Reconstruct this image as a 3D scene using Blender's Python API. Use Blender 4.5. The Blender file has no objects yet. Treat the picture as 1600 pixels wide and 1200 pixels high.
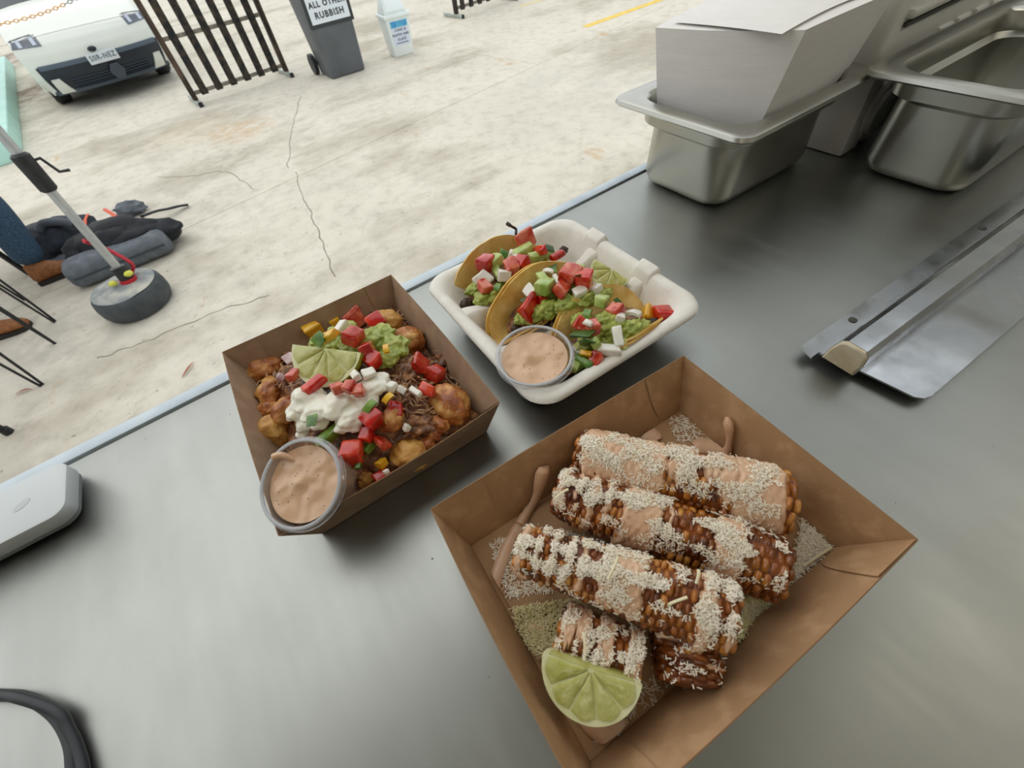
import bpy, bmesh, math, random
import numpy as np
from mathutils import Vector, Matrix, Euler, noise
R = math.radians
rng = random.Random(7)
scene = bpy.context.scene
COL = scene.collection

# ------------------------------------------------------------------ camera, sky, exposure
# world: z up, the serving edge of the counter runs along +x, the yard lies towards +y
F_PX, PITCH, ROLL, YAW = 660.0, R(51.0), R(-9.0), R(-29.324)
CAM = Vector((0.0, 0.0, 1.40))
_f = Vector((0, math.cos(PITCH), -math.sin(PITCH))); _r = Vector((1, 0, 0)); _u = _r.cross(_f)
_rr = math.cos(ROLL) * _r + math.sin(ROLL) * _u
_uu = -math.sin(ROLL) * _r + math.cos(ROLL) * _u
_Y = Matrix.Rotation(YAW, 3, 'Z')
CR, CU, CF = _Y @ _rr, _Y @ _uu, _Y @ _f
cam_data = bpy.data.cameras.new('camera')
cam_data.sensor_width = 36.0
cam_data.lens = F_PX / 1600.0 * 36.0
cam_data.clip_start = 0.01
cam_data.clip_end = 300
cam_data.dof.use_dof = True
cam_data.dof.focus_distance = 0.42
cam_data.dof.aperture_fstop = 11.0
cam = bpy.data.objects.new('camera', cam_data)
COL.objects.link(cam)
cam.matrix_world = Matrix.Translation(CAM) @ Matrix((CR, CU, -CF)).transposed().to_4x4()
scene.camera = cam

world = bpy.data.worlds.new('overcast_sky')
scene.world = world
world.use_nodes = True
_bg = world.node_tree.nodes['Background']
_bg.inputs[0].default_value = (0.93, 0.97, 1.0, 1)
_bg.inputs[1].default_value = 1.18
sun_d = bpy.data.lights.new('sun', 'SUN')
sun_d.energy = 0.75; sun_d.angle = R(70); sun_d.color = (1.0, 0.95, 0.86)
sun = bpy.data.objects.new('sun', sun_d); COL.objects.link(sun)
sun.rotation_euler = Euler((R(-38), R(-18), 0)); sun.location = (0, 6, 8)
vs = scene.view_settings
vs.view_transform = 'Standard'; vs.look = 'None'; vs.gamma = 1.0; vs.use_curve_mapping = False
vs.exposure = 0.0
FILL_LIGHT = 5.0        # strength of the added, unseen fill panels under the ceiling
scene.cycles.max_bounces = 8
scene.cycles.transparent_max_bounces = 12
scene.cycles.caustics_reflective = False
scene.cycles.caustics_refractive = False

def at(px, py, z):
    """the real point at height z seen at photo pixel (px, py)"""
    d = CF + CR * ((px - 800.0) / F_PX) - CU * ((py - 600.0) / F_PX)
    return CAM + d * ((CAM.z - z) / (-d.z))
def mpp(p):
    return (Vector(p) - CAM).dot(CF) / F_PX       # metres per photo pixel there

# ------------------------------------------------------------------ materials
def S(h):
    h = h.lstrip('#'); c = [int(h[i:i + 2], 16) / 255 for i in (0, 2, 4)]
    return tuple(v / 12.92 if v <= .04045 else ((v + .055) / 1.055) ** 2.4 for v in c) + (1,)
_mats = {}
def mat(name, c1, c2=None, rough=.5, metal=0., scale=20., lo=.35, hi=.65, bump=0., bscale=None,
        coat=0., trans=0., ior=1.45, rvar=0., detail=4., stretch=None, c3=None, spec=.5, sss=0., tex=None, rnd=0.):
    if name in _mats: return _mats[name]
    m = bpy.data.materials.new(name); m.use_nodes = True
    nt = m.node_tree; N = nt.nodes; L = nt.links
    b = N['Principled BSDF']
    b.inputs['Base Color'].default_value = c1
    b.inputs['Roughness'].default_value = rough
    b.inputs['Metallic'].default_value = metal
    b.inputs['Coat Weight'].default_value = coat
    b.inputs['Coat Roughness'].default_value = .12
    b.inputs['Transmission Weight'].default_value = trans
    b.inputs['IOR'].default_value = ior
    b.inputs['Specular IOR Level'].default_value = spec
    if sss:
        b.inputs['Subsurface Weight'].default_value = sss
        b.inputs['Subsurface Radius'].default_value = (.004, .002, .001)
        b.inputs['Subsurface Scale'].default_value = 1.0
    vec = None
    if c2 is not None or bump or rvar:
        if tex == 'world':
            g = N.new('ShaderNodeNewGeometry'); vec = g.outputs['Position']
        else:
            t = N.new('ShaderNodeTexCoord'); vec = t.outputs['Object']
        if stretch:
            mp = N.new('ShaderNodeMapping'); mp.inputs['Scale'].default_value = stretch
            L.new(vec, mp.inputs['Vector']); vec = mp.outputs['Vector']
        n = N.new('ShaderNodeTexNoise'); n.inputs['Scale'].default_value = scale
        n.inputs['Detail'].default_value = detail
        L.new(vec, n.inputs['Vector'])
    if c2 is not None:
        r = N.new('ShaderNodeValToRGB'); e = r.color_ramp.elements
        e[0].position = lo; e[0].color = c1; e[1].position = hi; e[1].color = c2
        if c3 is not None:
            x = e.new((lo + hi) / 2); x.color = c3
        fac = n.outputs['Fac']
        if rnd:
            oi = N.new('ShaderNodeObjectInfo'); ma = N.new('ShaderNodeMath'); ma.operation = 'MULTIPLY_ADD'
            ma.inputs[1].default_value = rnd; ma.inputs[2].default_value = -rnd / 2
            L.new(oi.outputs['Random'], ma.inputs[0])
            ad = N.new('ShaderNodeMath'); ad.operation = 'ADD'
            L.new(fac, ad.inputs[0]); L.new(ma.outputs[0], ad.inputs[1]); fac = ad.outputs[0]
        L.new(fac, r.inputs['Fac']); L.new(r.outputs['Color'], b.inputs['Base Color'])
    if rvar:
        mr = N.new('ShaderNodeMapRange'); mr.inputs['From Min'].default_value = .3; mr.inputs['From Max'].default_value = .7
        mr.inputs['To Min'].default_value = max(.02, rough - rvar); mr.inputs['To Max'].default_value = min(1, rough + rvar)
        L.new(n.outputs['Fac'], mr.inputs['Value']); L.new(mr.outputs['Result'], b.inputs['Roughness'])
    if bump:
        n2 = N.new('ShaderNodeTexNoise'); n2.inputs['Scale'].default_value = bscale or scale * 3
        n2.inputs['Detail'].default_value = 5.
        L.new(vec, n2.inputs['Vector'])
        bp = N.new('ShaderNodeBump'); bp.inputs['Strength'].default_value = bump; bp.inputs['Distance'].default_value = .002
        L.new(n2.outputs['Fac'], bp.inputs['Height']); L.new(bp.outputs['Normal'], b.inputs['Normal'])
    _mats[name] = m
    return m

M_STEEL = mat('brushed_steel', S('#9b9d9b'), S('#aeb0ae'), rough=.33, metal=1., scale=6., rvar=.07, bump=.04, bscale=260, stretch=(1, .25, 1), detail=6)
M_GN = mat('pan_steel', S('#b4b3aa'), S('#c2c1b8'), rough=.34, metal=1., scale=9., rvar=.06)
M_RAIL = mat('rail_aluminium', S('#c3c6c8'), S('#a5a8aa'), rough=.22, metal=1., scale=22., rvar=.12)
M_TRIM = mat('edge_trim_paint', S('#c9d6de'), S('#b9c7d0'), rough=.3, scale=30)  # pale blue stands in for sky reflected in the strip
M_KRAFT = mat('kraft_board', S('#a88562'), S('#b8946f'), rough=.75, scale=60., bump=.15, bscale=900, c3=S('#a98560'), spec=.25)
M_KRAFTIN = mat('kraft_inside', S('#a27f5a'), S('#b18d66'), rough=.62, scale=40., bump=.1, bscale=900, spec=.3)
M_KRAFT2 = mat('kraft_board_grey', S('#9a8168'), S('#aa9076'), rough=.75, scale=60., bump=.15, bscale=900, c3=S('#a08770'), spec=.25)
M_KEDGE = mat('kraft_edge', S('#8a6a4a'), rough=.8)
M_PULP = mat('bagasse_pulp', S('#e4e0d6'), S('#ece9e1'), rough=.8, scale=90, bump=.2, bscale=1500, spec=.2)
M_PAPER = mat('white_paper', S('#eceae6'), S('#f0eeea'), rough=.85, scale=40, spec=.2, stretch=(1, 1, 14))
M_WPLAST = mat('white_plastic', S('#d9d8d0'), S('#e2e1da'), rough=.4, scale=8)
M_GROOVE = mat('dark_groove', S('#4a4a44'), rough=.8)
M_DEVICE = mat('device_shell', S('#c3c9ca'), S('#c8cecf'), rough=.35, scale=12)
M_DEVGREY = mat('device_band', S('#7f8684'), rough=.5)
M_BLACKRUB = mat('black_rubber', S('#16191c'), S('#202428'), rough=.42, scale=40)
M_CONC = None

def steelify(m, base_lo, base_hi): pass

# ------------------------------------------------------------------ mesh helpers: everything is written in world coordinates
ORG = {}
def cat(parts):
    V = []; Fc = []
    for v, f in parts:
        o = len(V); V += [Vector(p) for p in v]; Fc += [tuple(i + o for i in q) for q in f]
    return V, Fc
def tag(o, label=None, category=None, group=None, kind=None):
    if label: o['label'] = label
    if category: o['category'] = category
    if group: o['group'] = group
    if kind: o['kind'] = kind
    return o
def thing(name, label, category, loc, group=None, kind=None):
    o = bpy.data.objects.new(name, None); o.empty_display_size = .02
    COL.objects.link(o); o.location = loc; ORG[o.name] = Vector(loc)
    return tag(o, label, category, group, kind)
def mk(name, VF, m, parent=None, smooth=True, loc=None, sharp=40, kind=None, label=None):
    V, Fc = VF
    V = [Vector(v) for v in V]
    if parent is not None: o0 = ORG[parent.name]
    elif loc is not None: o0 = Vector(loc)
    else:
        lo = [min(v[i] for v in V) for i in range(3)]; hi = [max(v[i] for v in V) for i in range(3)]
        o0 = Vector(((lo[0] + hi[0]) / 2, (lo[1] + hi[1]) / 2, lo[2]))
    me = bpy.data.meshes.new(name)
    me.from_pydata([tuple(v - o0) for v in V], [], Fc)
    for mm in (m if isinstance(m, (list, tuple)) else [m]): me.materials.append(mm)
    if smooth:
        me.polygons.foreach_set('use_smooth', [True] * len(me.polygons))
    me.update()
    if smooth and sharp: me.set_sharp_from_angle(angle=R(sharp))
    o = bpy.data.objects.new(name, me); COL.objects.link(o)
    if parent is not None: o.parent = parent
    else: o.location = o0
    ORG[o.name] = o0
    if kind: o['kind'] = kind
    if label: o['label'] = label
    return o
def inst(name, me, parent, mtx_world):
    """an object sharing mesh me, placed by a world matrix, child of parent (roots are never rotated)"""
    o = bpy.data.objects.new(name, me); COL.objects.link(o)
    if parent is not None:
        o.parent = parent; o.matrix_basis = Matrix.Translation(-ORG[parent.name]) @ mtx_world
    else: o.matrix_basis = mtx_world
    ORG[o.name] = mtx_world.translation.copy()
    return o
def xf(VF, m):
    return [m @ Vector(v) for v in VF[0]], VF[1]
def frame(loc, rz=0.):
    return Matrix.Translation(loc) @ Matrix.Rotation(rz, 4, 'Z')
def basis(loc, ex, ey, ez):
    m = Matrix((ex, ey, ez)).transposed().to_4x4(); m.translation = loc
    return m
def from_bm(bm):
    bm.verts.ensure_lookup_table(); bm.verts.index_update()
    out = [v.co.copy() for v in bm.verts], [tuple(v.index for v in f.verts) for f in bm.faces]
    bm.free(); return out
def box(x0, x1, y0, y1, z0, z1, bev=0., seg=2):
    bm = bmesh.new(); bmesh.ops.create_cube(bm, size=1.)
    for v in bm.verts:
        v.co = Vector(((x0 + x1) / 2 + v.co.x * (x1 - x0), (y0 + y1) / 2 + v.co.y * (y1 - y0), (z0 + z1) / 2 + v.co.z * (z1 - z0)))
    if bev: bmesh.ops.bevel(bm, geom=bm.edges[:], offset=bev, segments=seg, affect='EDGES', profile=.5)
    return from_bm(bm)
def hexa(lo, hi, bev=0., seg=2):
    """solid between two quads of points"""
    bm = bmesh.new(); a = [bm.verts.new(p) for p in lo]; b = [bm.verts.new(p) for p in hi]
    n = len(a)
    bm.faces.new(a[::-1]); bm.faces.new(b)
    for i in range(n): bm.faces.new((a[i], a[(i + 1) % n], b[(i + 1) % n], b[i]))
    bmesh.ops.recalc_face_normals(bm, faces=bm.faces[:])
    if bev: bmesh.ops.bevel(bm, geom=bm.edges[:], offset=bev, segments=seg, affect='EDGES', profile=.5)
    return from_bm(bm)
def slab(pts, n, t):
    n = Vector(n) * t
    return hexa([Vector(p) for p in pts], [Vector(p) + n for p in pts])
def rr(w, d, r, n=6):
    r = min(r, w / 2 - 1e-4, d / 2 - 1e-4); out = []
    for cx, cy, a0 in ((w / 2 - r, d / 2 - r, 0), (-w / 2 + r, d / 2 - r, 90), (-w / 2 + r, -d / 2 + r, 180), (w / 2 - r, -d / 2 + r, 270)):
        for k in range(n + 1):
            a = R(a0 + 90 * k / n); out.append((cx + r * math.cos(a), cy + r * math.sin(a)))
    return out
def loft(loops, cap0=True, cap1=True, close=True):
    V = []; Fc = []; n = len(loops[0])
    for l in loops: V += [Vector(p) for p in l]
    for k in range(len(loops) - 1):
        for i in range(n if close else n - 1):
            j = (i + 1) % n
            Fc.append((k * n + i, k * n + j, (k + 1) * n + j, (k + 1) * n + i))
    if cap0: Fc.append(tuple(range(n))[::-1])
    if cap1: Fc.append(tuple((len(loops) - 1) * n + i for i in range(n)))
    return V, Fc
def lathe(prof, n=32, cap0=False, cap1=False):
    return loft([[(r * math.cos(2 * math.pi * i / n), r * math.sin(2 * math.pi * i / n), z) for i in range(n)] for r, z in prof], cap0, cap1)
def tube(pts, r, n=8, flat=1., cap=True):
    pts = [Vector(p) for p in pts]; loops = []; prev = None
    for i, p in enumerate(pts):
        d = (pts[min(i + 1, len(pts) - 1)] - pts[max(i - 1, 0)]).normalized()
        if prev is None:
            a = Vector((0, 0, 1)) if abs(d.z) < .9 else Vector((1, 0, 0))
            u = d.cross(a).normalized()
        else:
            u = (prev - d * prev.dot(d)).normalized()
        prev = u; w = u.cross(d)
        rad = r[i] if isinstance(r, (list, tuple)) else r
        loops.append([p + (u * math.cos(2 * math.pi * k / n) + w * math.sin(2 * math.pi * k / n) * flat) * rad for k in range(n)])
    return loft(loops, cap, cap)
def smooth_path(pts, k=6):
    pts = [Vector(p) for p in pts]; P = [pts[0]] + pts + [pts[-1]]; out = []
    for i in range(1, len(P) - 2):
        for s in range(k):
            t = s / k; a, b, c, d = P[i - 1], P[i], P[i + 1], P[i + 2]
            out.append(.5 * ((2 * b) + (c - a) * t + (2 * a - 5 * b + 4 * c - d) * t * t + (3 * b - a - 3 * c + d) * t ** 3))
    out.append(pts[-1]); return out
def nz(p, s=0.): return noise.noise(Vector(p) + Vector((s * 13.1, s * 7.7, s * 3.3)))
def blob(c, rad, amp=.15, freq=2., sub=3, seed=0., rot=None, oct2=.4):
    bm = bmesh.new(); bmesh.ops.create_icosphere(bm, subdivisions=sub, radius=1.)
    rot = rot.to_matrix() if rot else Matrix.Identity(3)
    for v in bm.verts:
        n = v.co.normalized()
        k = 1 + amp * nz(n * freq, seed) + amp * oct2 * nz(n * freq * 2.7, seed + 5)
        v.co = rot @ Vector((n.x * rad[0] * k, n.y * rad[1] * k, n.z * rad[2] * k)) + Vector(c)
    return from_bm(bm)
def grid(fn, nu, nv):
    V = [fn(i / nu, j / nv) for i in range(nu + 1) for j in range(nv + 1)]
    Fc = [(i * (nv + 1) + j, (i + 1) * (nv + 1) + j, (i + 1) * (nv + 1) + j + 1, i * (nv + 1) + j + 1) for i in range(nu) for j in range(nv)]
    return V, Fc
def text_mesh(txt, size, mtx, bold=0., align='CENTER', depth=.0006):
    cu = bpy.data.curves.new('t', 'FONT'); cu.body = txt; cu.size = size; cu.align_x = align; cu.align_y = 'CENTER'
    cu.offset = bold; cu.extrude = depth; cu.resolution_u = 2; cu.space_character = 1.18
    o = bpy.data.objects.new('t', cu); COL.objects.link(o)
    dg = bpy.context.evaluated_depsgraph_get(); me = bpy.data.meshes.new_from_object(o.evaluated_get(dg))
    VF = [mtx @ v.co for v in me.vertices], [tuple(p.vertices) for p in me.polygons]
    bpy.data.objects.remove(o); bpy.data.curves.remove(cu); bpy.data.meshes.remove(me)
    return VF

ZC = 1.10     # counter top
# ================================================================== STRUCTURE
# ---- yard
def concrete():
    m = bpy.data.materials.new('yard_concrete'); m.use_nodes = True
    nt = m.node_tree; N = nt.nodes; L = nt.links; b = N['Principled BSDF']
    g = N.new('ShaderNodeNewGeometry')
    def noi(scale, detail=5, rough=.6, st=None):
        n = N.new('ShaderNodeTexNoise'); n.inputs['Scale'].default_value = scale; n.inputs['Detail'].default_value = detail
        n.inputs['Roughness'].default_value = rough
        v = g.outputs['Position']
        if st:
            mp = N.new('ShaderNodeMapping'); mp.inputs['Scale'].default_value = st; L.new(v, mp.inputs['Vector']); v = mp.outputs['Vector']
        L.new(v, n.inputs['Vector']); return n.outputs['Fac']
    def ramp(fac, stops):
        r = N.new('ShaderNodeValToRGB'); e = r.color_ramp.elements
        e[0].position, e[0].color = stops[0]; e[1].position, e[1].color = stops[-1]
        for p, c in stops[1:-1]: x = e.new(p); x.color = c
        L.new(fac, r.inputs['Fac']); return r.outputs['Color']
    def mix(f, a, c, mode='MIX'):
        x = N.new('ShaderNodeMixRGB'); x.blend_type = mode
        if isinstance(f, float): x.inputs[0].default_value = f
        else: L.new(f, x.inputs[0])
        for i, q in ((1, a), (2, c)):
            if isinstance(q, tuple): x.inputs[i].default_value = q
            else: L.new(q, x.inputs[i])
        return x.outputs[0]
    base = ramp(noi(1.1, 8, .65), [(.3, S('#c0baac')), (.47, S('#cfc8b7')), (.62, S('#d6cfbf')), (.75, S('#dbd5c8'))])
    fine = ramp(noi(9, 8, .7), [(.3, S('#a59f90')), (.5, S('#d6d0c3')), (.7, S('#e2dccd'))])
    c = mix(.45, base, fine)
    spots = ramp(noi(26, 3, .5), [(.66, (1, 1, 1, 1)), (.74, S('#8f887a'))])
    c = mix(.5, c, spots, 'MULTIPLY')
    blotch = ramp(noi(.55, 6, .6, (1, 1.7, 1)), [(.36, S('#bab4a8')), (.5, (1, 1, 1, 1))])
    c = mix(.6, c, blotch, 'MULTIPLY')
    rust = ramp(noi(2.3, 5, .6, (1.6, .6, 1)), [(.66, (0, 0, 0, 1)), (.78, (1, 1, 1, 1))])
    c = mix(rust, c, S('#c09a66'))
    # stains with a place of their own
    for (x, y), rad, col, amt in ((at(372, 205, 0).xy, .42, '#b98f58', .55), (at(352, 252, 0).xy, .40, '#9a9282', .5), (at(34, 150, 0).xy, 1.1, '#8a7b69', 1.), (at(24, 90, 0).xy, 1.2, '#8d8071', .95), (at(60, 205, 0).xy, .7, '#a89f90', .5),
                              (at(240, 330, 0).xy, .75, '#aaa497', .55), (at(120, 520, 0).xy, .55, '#b0aa9e', .6), (at(300, 205, 0).xy, .5, '#c9b48c', .35), (at(930, 130, 0).xy, 1.3, '#bcb8ae', .5)):
        sb = N.new('ShaderNodeVectorMath'); sb.operation = 'DISTANCE'; sb.inputs[1].default_value = (x, y, 0); L.new(g.outputs['Position'], sb.inputs[0])
        m1 = N.new('ShaderNodeMapRange'); m1.inputs['From Min'].default_value = rad * .35; m1.inputs['From Max'].default_value = rad; m1.inputs['To Min'].default_value = amt; m1.inputs['To Max'].default_value = 0
        L.new(sb.outputs['Value'], m1.inputs['Value'])
        m2 = N.new('ShaderNodeMapRange'); m2.inputs['From Min'].default_value = .38; m2.inputs['From Max'].default_value = .6; L.new(noi(3.2 / rad, 6, .65), m2.inputs['Value'])
        mm = N.new('ShaderNodeMath'); mm.operation = 'MULTIPLY'; L.new(m1.outputs['Result'], mm.inputs[0]); L.new(m2.outputs['Result'], mm.inputs[1])
        c = mix(mm.outputs[0], c, S(col))
    L.new(c, b.inputs['Base Color']); b.inputs['Roughness'].default_value = .85; b.inputs['Specular IOR Level'].default_value = .25
    bp = N.new('ShaderNodeBump'); bp.inputs['Strength'].default_value = .35; bp.inputs['Distance'].default_value = .01
    L.new(noi(14, 8, .7), bp.inputs['Height']); L.new(bp.outputs['Normal'], b.inputs['Normal'])
    return m
M_CONC = concrete()
ground = thing('ground', 'pale stained concrete yard outside the serving hatch', 'ground', (0, 0, 0), kind='structure')
del ground['category']
jd = Vector((5145, 933, 0)).normalized(); jp = Vector((2.93, 4.219, 0)); jn = Vector((-jd.y, jd.x, 0))
cj = at(843, 101, 0)
def slab_rect(s0, s1, t0, t1):
    g = .0035
    c = [jp + jd * s + jn * t for s, t in ((s0 + g, t0 + g), (s1 - g, t0 + g), (s1 - g, t1 - g), (s0 + g, t1 - g))]
    return hexa([p + Vector((0, 0, -.12)) for p in c], c, bev=.004, seg=1)
sc = (cj - jp).dot(jd)
for s0, s1, t0, t1 in ((-40, 40, -14, 0), (-40, sc, 0, 6.4), (sc, sc + 6, 0, 6.4), (sc + 6, 40, 0, 6.4), (-40, 40, 6.4, 40)):
    mk('concrete_slab', slab_rect(s0, s1, t0, t1), M_CONC, ground, smooth=False)
mk('joint_bed', box(-45, 45, -20, 45, -.2, -.035), mat('joint_dirt', S('#8a8172'), S('#6f675a'), rough=.95, scale=12), ground, smooth=False)
# hairline cracks: thin, slightly raised edges of crazed concrete
M_CRACK = mat('crack_dirt', S('#8d8474'), rough=.95)
for k, pts in enumerate(([(462, 268), (478, 318), (498, 362), (522, 432)], [(246, 276), (300, 275), (352, 268), (396, 296)],
                         [(150, 560), (230, 533), (330, 490), (420, 462)], [(450, 262), (456, 200), (470, 150)])):
    P = []
    for p in smooth_path([at(a, b, .001) for a, b in pts], 8):
        P.append(p + Vector((rng.uniform(-.012, .012), rng.uniform(-.012, .012), 0)))
    mk('crack', tube(P, [.0035 * rng.uniform(.5, 1.2) for _ in P], 4, flat=.35), M_CRACK, ground, smooth=False)

# ---- food truck shell around the counter
M_TRUCK = mat('truck_panel', S('#d6d4cc'), S('#cfcdc5'), rough=.45, scale=3)
M_TRUCKIN = mat('truck_lining', S('#dddbd3'), S('#d6d4cc'), rough=.5, scale=4)
XL, XR, YB, ZF, ZT = -1.9, 2.5, -1.75, .30, 2.45
def struct(name, VF, m, label):
    return tag(mk(name, VF, m, smooth=False), label, kind='structure')
struct('floor', box(XL, XR, YB, .36, ZF - .06, ZF), mat('truck_floor', S('#55544f'), S('#4b4a46'), rough=.7, scale=30), 'dark floor of the food truck behind the counter')
HX0, HX1, HY0, HY1 = 1.15, 2.35, -.75, .30      # unseen ceiling opening, added to brighten the right end of the counter
struct('ceiling', cat([box(XL, HX0, YB, .42, ZT, ZT + .05), box(HX1, XR, YB, .42, ZT, ZT + .05), box(HX0, HX1, YB, HY0, ZT, ZT + .05), box(HX0, HX1, HY1, .42, ZT, ZT + .05)]), M_TRUCKIN, 'pale ceiling of the food truck with an open roof hatch')
struct('wall_back', box(XL, XR, YB - .05, YB, ZF, ZT), M_TRUCKIN, 'grey lined wall of the food truck behind the server')
struct('wall_left', box(XL - .05, XL, YB, .42, ZF, ZT), M_TRUCKIN, 'grey lined end wall of the food truck to the left')
struct('wall_right', box(XR, XR + .05, YB, .42, ZF, ZT), M_TRUCKIN, 'grey lined end wall of the food truck to the right')
struct('wall_front', box(XL, XR, .36, .40, .25, ZC - .046), M_TRUCK, 'outer wall of the food truck below the serving hatch')
struct('trim_1', box(XL, XR, .38, .42, 2.25, ZT), M_TRUCK, 'wall strip above the serving hatch')
struct('trim_2', box(XL, -1.5, .38, .42, ZC - .04, 2.25), M_TRUCK, 'left jamb of the serving hatch')
struct('trim_3', box(2.1, XR, .38, .42, ZC - .04, 2.25), M_TRUCK, 'right jamb of the serving hatch')

def added_fill_light(label, x0, x1, y0, y1):  # glowing panel added out of view to lift the counter's brightness
    t = thing('ceiling_light', label, 'lamp', ((x0 + x1) / 2, (y0 + y1) / 2, ZT - .05), 'ceiling lights of the food truck')
    mk('housing', box(x0 - .02, x1 + .02, y0 - .02, y1 + .02, ZT - .04, ZT), M_TRUCK, t, smooth=False)
    m = bpy.data.materials.get('lamp_diffuser')
    if not m:
        m = bpy.data.materials.new('lamp_diffuser'); m.use_nodes = True; b = m.node_tree.nodes['Principled BSDF']
        b.inputs['Emission Color'].default_value = (1, .93, .80, 1); b.inputs['Emission Strength'].default_value = FILL_LIGHT
    mk('diffuser', box(x0, x1, y0, y1, ZT - .05, ZT - .04), m, t, smooth=False)
added_fill_light('left ceiling light of the food truck', -1.2, -.2, -.95, -.75)
added_fill_light('right ceiling light of the food truck', .6, 1.9, -.95, -.75)

# ================================================================== COUNTER
def steel_counter():
    m = bpy.data.materials.new('counter_steel'); m.use_nodes = True
    nt = m.node_tree; N = nt.nodes; L = nt.links; b = N['Principled BSDF']
    g = N.new('ShaderNodeNewGeometry')
    def noi(scale, st=(1, 1, 1), detail=5, rough=.55):
        mp = N.new('ShaderNodeMapping'); mp.inputs['Scale'].default_value = st; L.new(g.outputs['Position'], mp.inputs['Vector'])
        n = N.new('ShaderNodeTexNoise'); n.inputs['Scale'].default_value = scale; n.inputs['Detail'].default_value = detail
        n.inputs['Roughness'].default_value = rough; L.new(mp.outputs['Vector'], n.inputs['Vector']); return n.outputs['Fac']
    def mr(v, a, c, f0=.3, f1=.7):
        x = N.new('ShaderNodeMapRange'); x.inputs['From Min'].default_value = f0; x.inputs['From Max'].default_value = f1
        x.inputs['To Min'].default_value = a; x.inputs['To Max'].default_value = c; L.new(v, x.inputs['Value']); return x.outputs['Result']
    r = N.new('ShaderNodeValToRGB'); e = r.color_ramp.elements
    e[0].position = .3; e[0].color = S('#9a9c97'); e[1].position = .7; e[1].color = S('#abada8')
    L.new(noi(7, (1, .6, 1), 6), r.inputs['Fac'])
    sp = N.new('ShaderNodeValToRGB'); e = sp.color_ramp.elements
    e[0].position = .785; e[0].color = (1, 1, 1, 1); e[1].position = .80; e[1].color = S('#6a675f')
    L.new(noi(150, detail=2, rough=.4), sp.inputs['Fac'])
    mx = N.new('ShaderNodeMixRGB'); mx.blend_type = 'MULTIPLY'; mx.inputs[0].default_value = .8
    L.new(r.outputs['Color'], mx.inputs[1]); L.new(sp.outputs['Color'], mx.inputs[2]); L.new(mx.outputs[0], b.inputs['Base Color'])
    b.inputs['Metallic'].default_value = 1.
    ad = N.new('ShaderNodeMath'); ad.operation = 'ADD'
    L.new(mr(noi(5, (1, .7, 1), 6, .6), .36, .47), ad.inputs[0]); L.new(mr(noi(60, (1, .12, 1)), -.03, .03), ad.inputs[1])
    L.new(ad.outputs[0], b.inputs['Roughness'])
    bp = N.new('ShaderNodeBump'); bp.inputs['Strength'].default_value = .05; bp.inputs['Distance'].default_value = .001
    L.new(noi(9, detail=3), bp.inputs['Height'])
    bp2 = N.new('ShaderNodeBump'); bp2.inputs['Strength'].default_value = .035; bp2.inputs['Distance'].default_value = .0005
    L.new(noi(420, (1, .05, 1), 2), bp2.inputs['Height']); L.new(bp.outputs['Normal'], bp2.inputs['Normal'])
    L.new(bp2.outputs['Normal'], b.inputs['Normal'])
    return m
M_COUNTER = steel_counter()
ct = thing('steel_counter', 'brushed stainless steel serving counter under the food boxes', 'counter', (.0, .1, ZF))
mk('worktop', box(-1.45, 2.05, -.32, .400, ZC - .04, ZC, bev=.002), M_COUNTER, ct)
mk('edge_trim', box(-1.45, 2.05, .4025, .4175, ZC - .045, ZC + .0015, bev=.0015), M_TRIM, ct, label='pale blue grey edge strip along the yard side of the counter')
mk('cabinet', box(-1.44, 2.04, -.28, .355, ZF, ZC - .04), mat('cabinet_steel', S('#9a9b98'), rough=.4, metal=.8), ct, smooth=False)

# ================================================================== GASTRONORM PANS
def gn_pan(name, label, cx, cy, w, d, zr, rz, group):
    t = thing(name, label, 'food pan', (cx, cy, ZC), group); fr = frame((cx, cy, 0), rz)
    z0 = ZC + .001
    L_ = [(.045, .022, z0 + .003), (.037, .026, z0 + .006), (.0325, .028, z0 + .014), (.0315, .034, zr - .030), (.024, .036, zr - .025),
          (.024, .034, zr - .006), (.021, .034, zr - .001), (.017, .034, zr), (.004, .020, zr + .0005), (.001, .018, zr - .001), (.0, .017, zr - .005), (.002, .016, zr - .007),
          (.004, .016, zr - .003), (.0165, .034, zr - .002), (.0205, .035, zr - .006), (.0215, .036, zr - .026), (.030, .038, zr - .032),
          (.031, .028, z0 + .014), (.0345, .026, z0 + .004), (.041, .022, z0)]
    loops = [[fr @ Vector((x, y, z)) for x, y in rr(w - 2 * i, d - 2 * i, r, 6)] for i, r, z in L_]
    mk('pan_body', loft(loops[3:17], False, False), M_GN, t)
    mk('pan_base', cat([loft(loops[:4], True, False), loft(loops[16:], False, True)]), M_GN, t)
    return t
GNG = 'stainless steel food pans on the counter'
gn_pan('food_pan', 'stainless steel food pan holding the stack of white paper', .566, .3265, .258, .192, 1.203, R(-1), GNG)
gn_pan('food_pan', 'empty deep stainless steel food pan cut off by the right edge of the photo', .815, .147, .350, .178, 1.213, R(-1), GNG)

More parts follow.
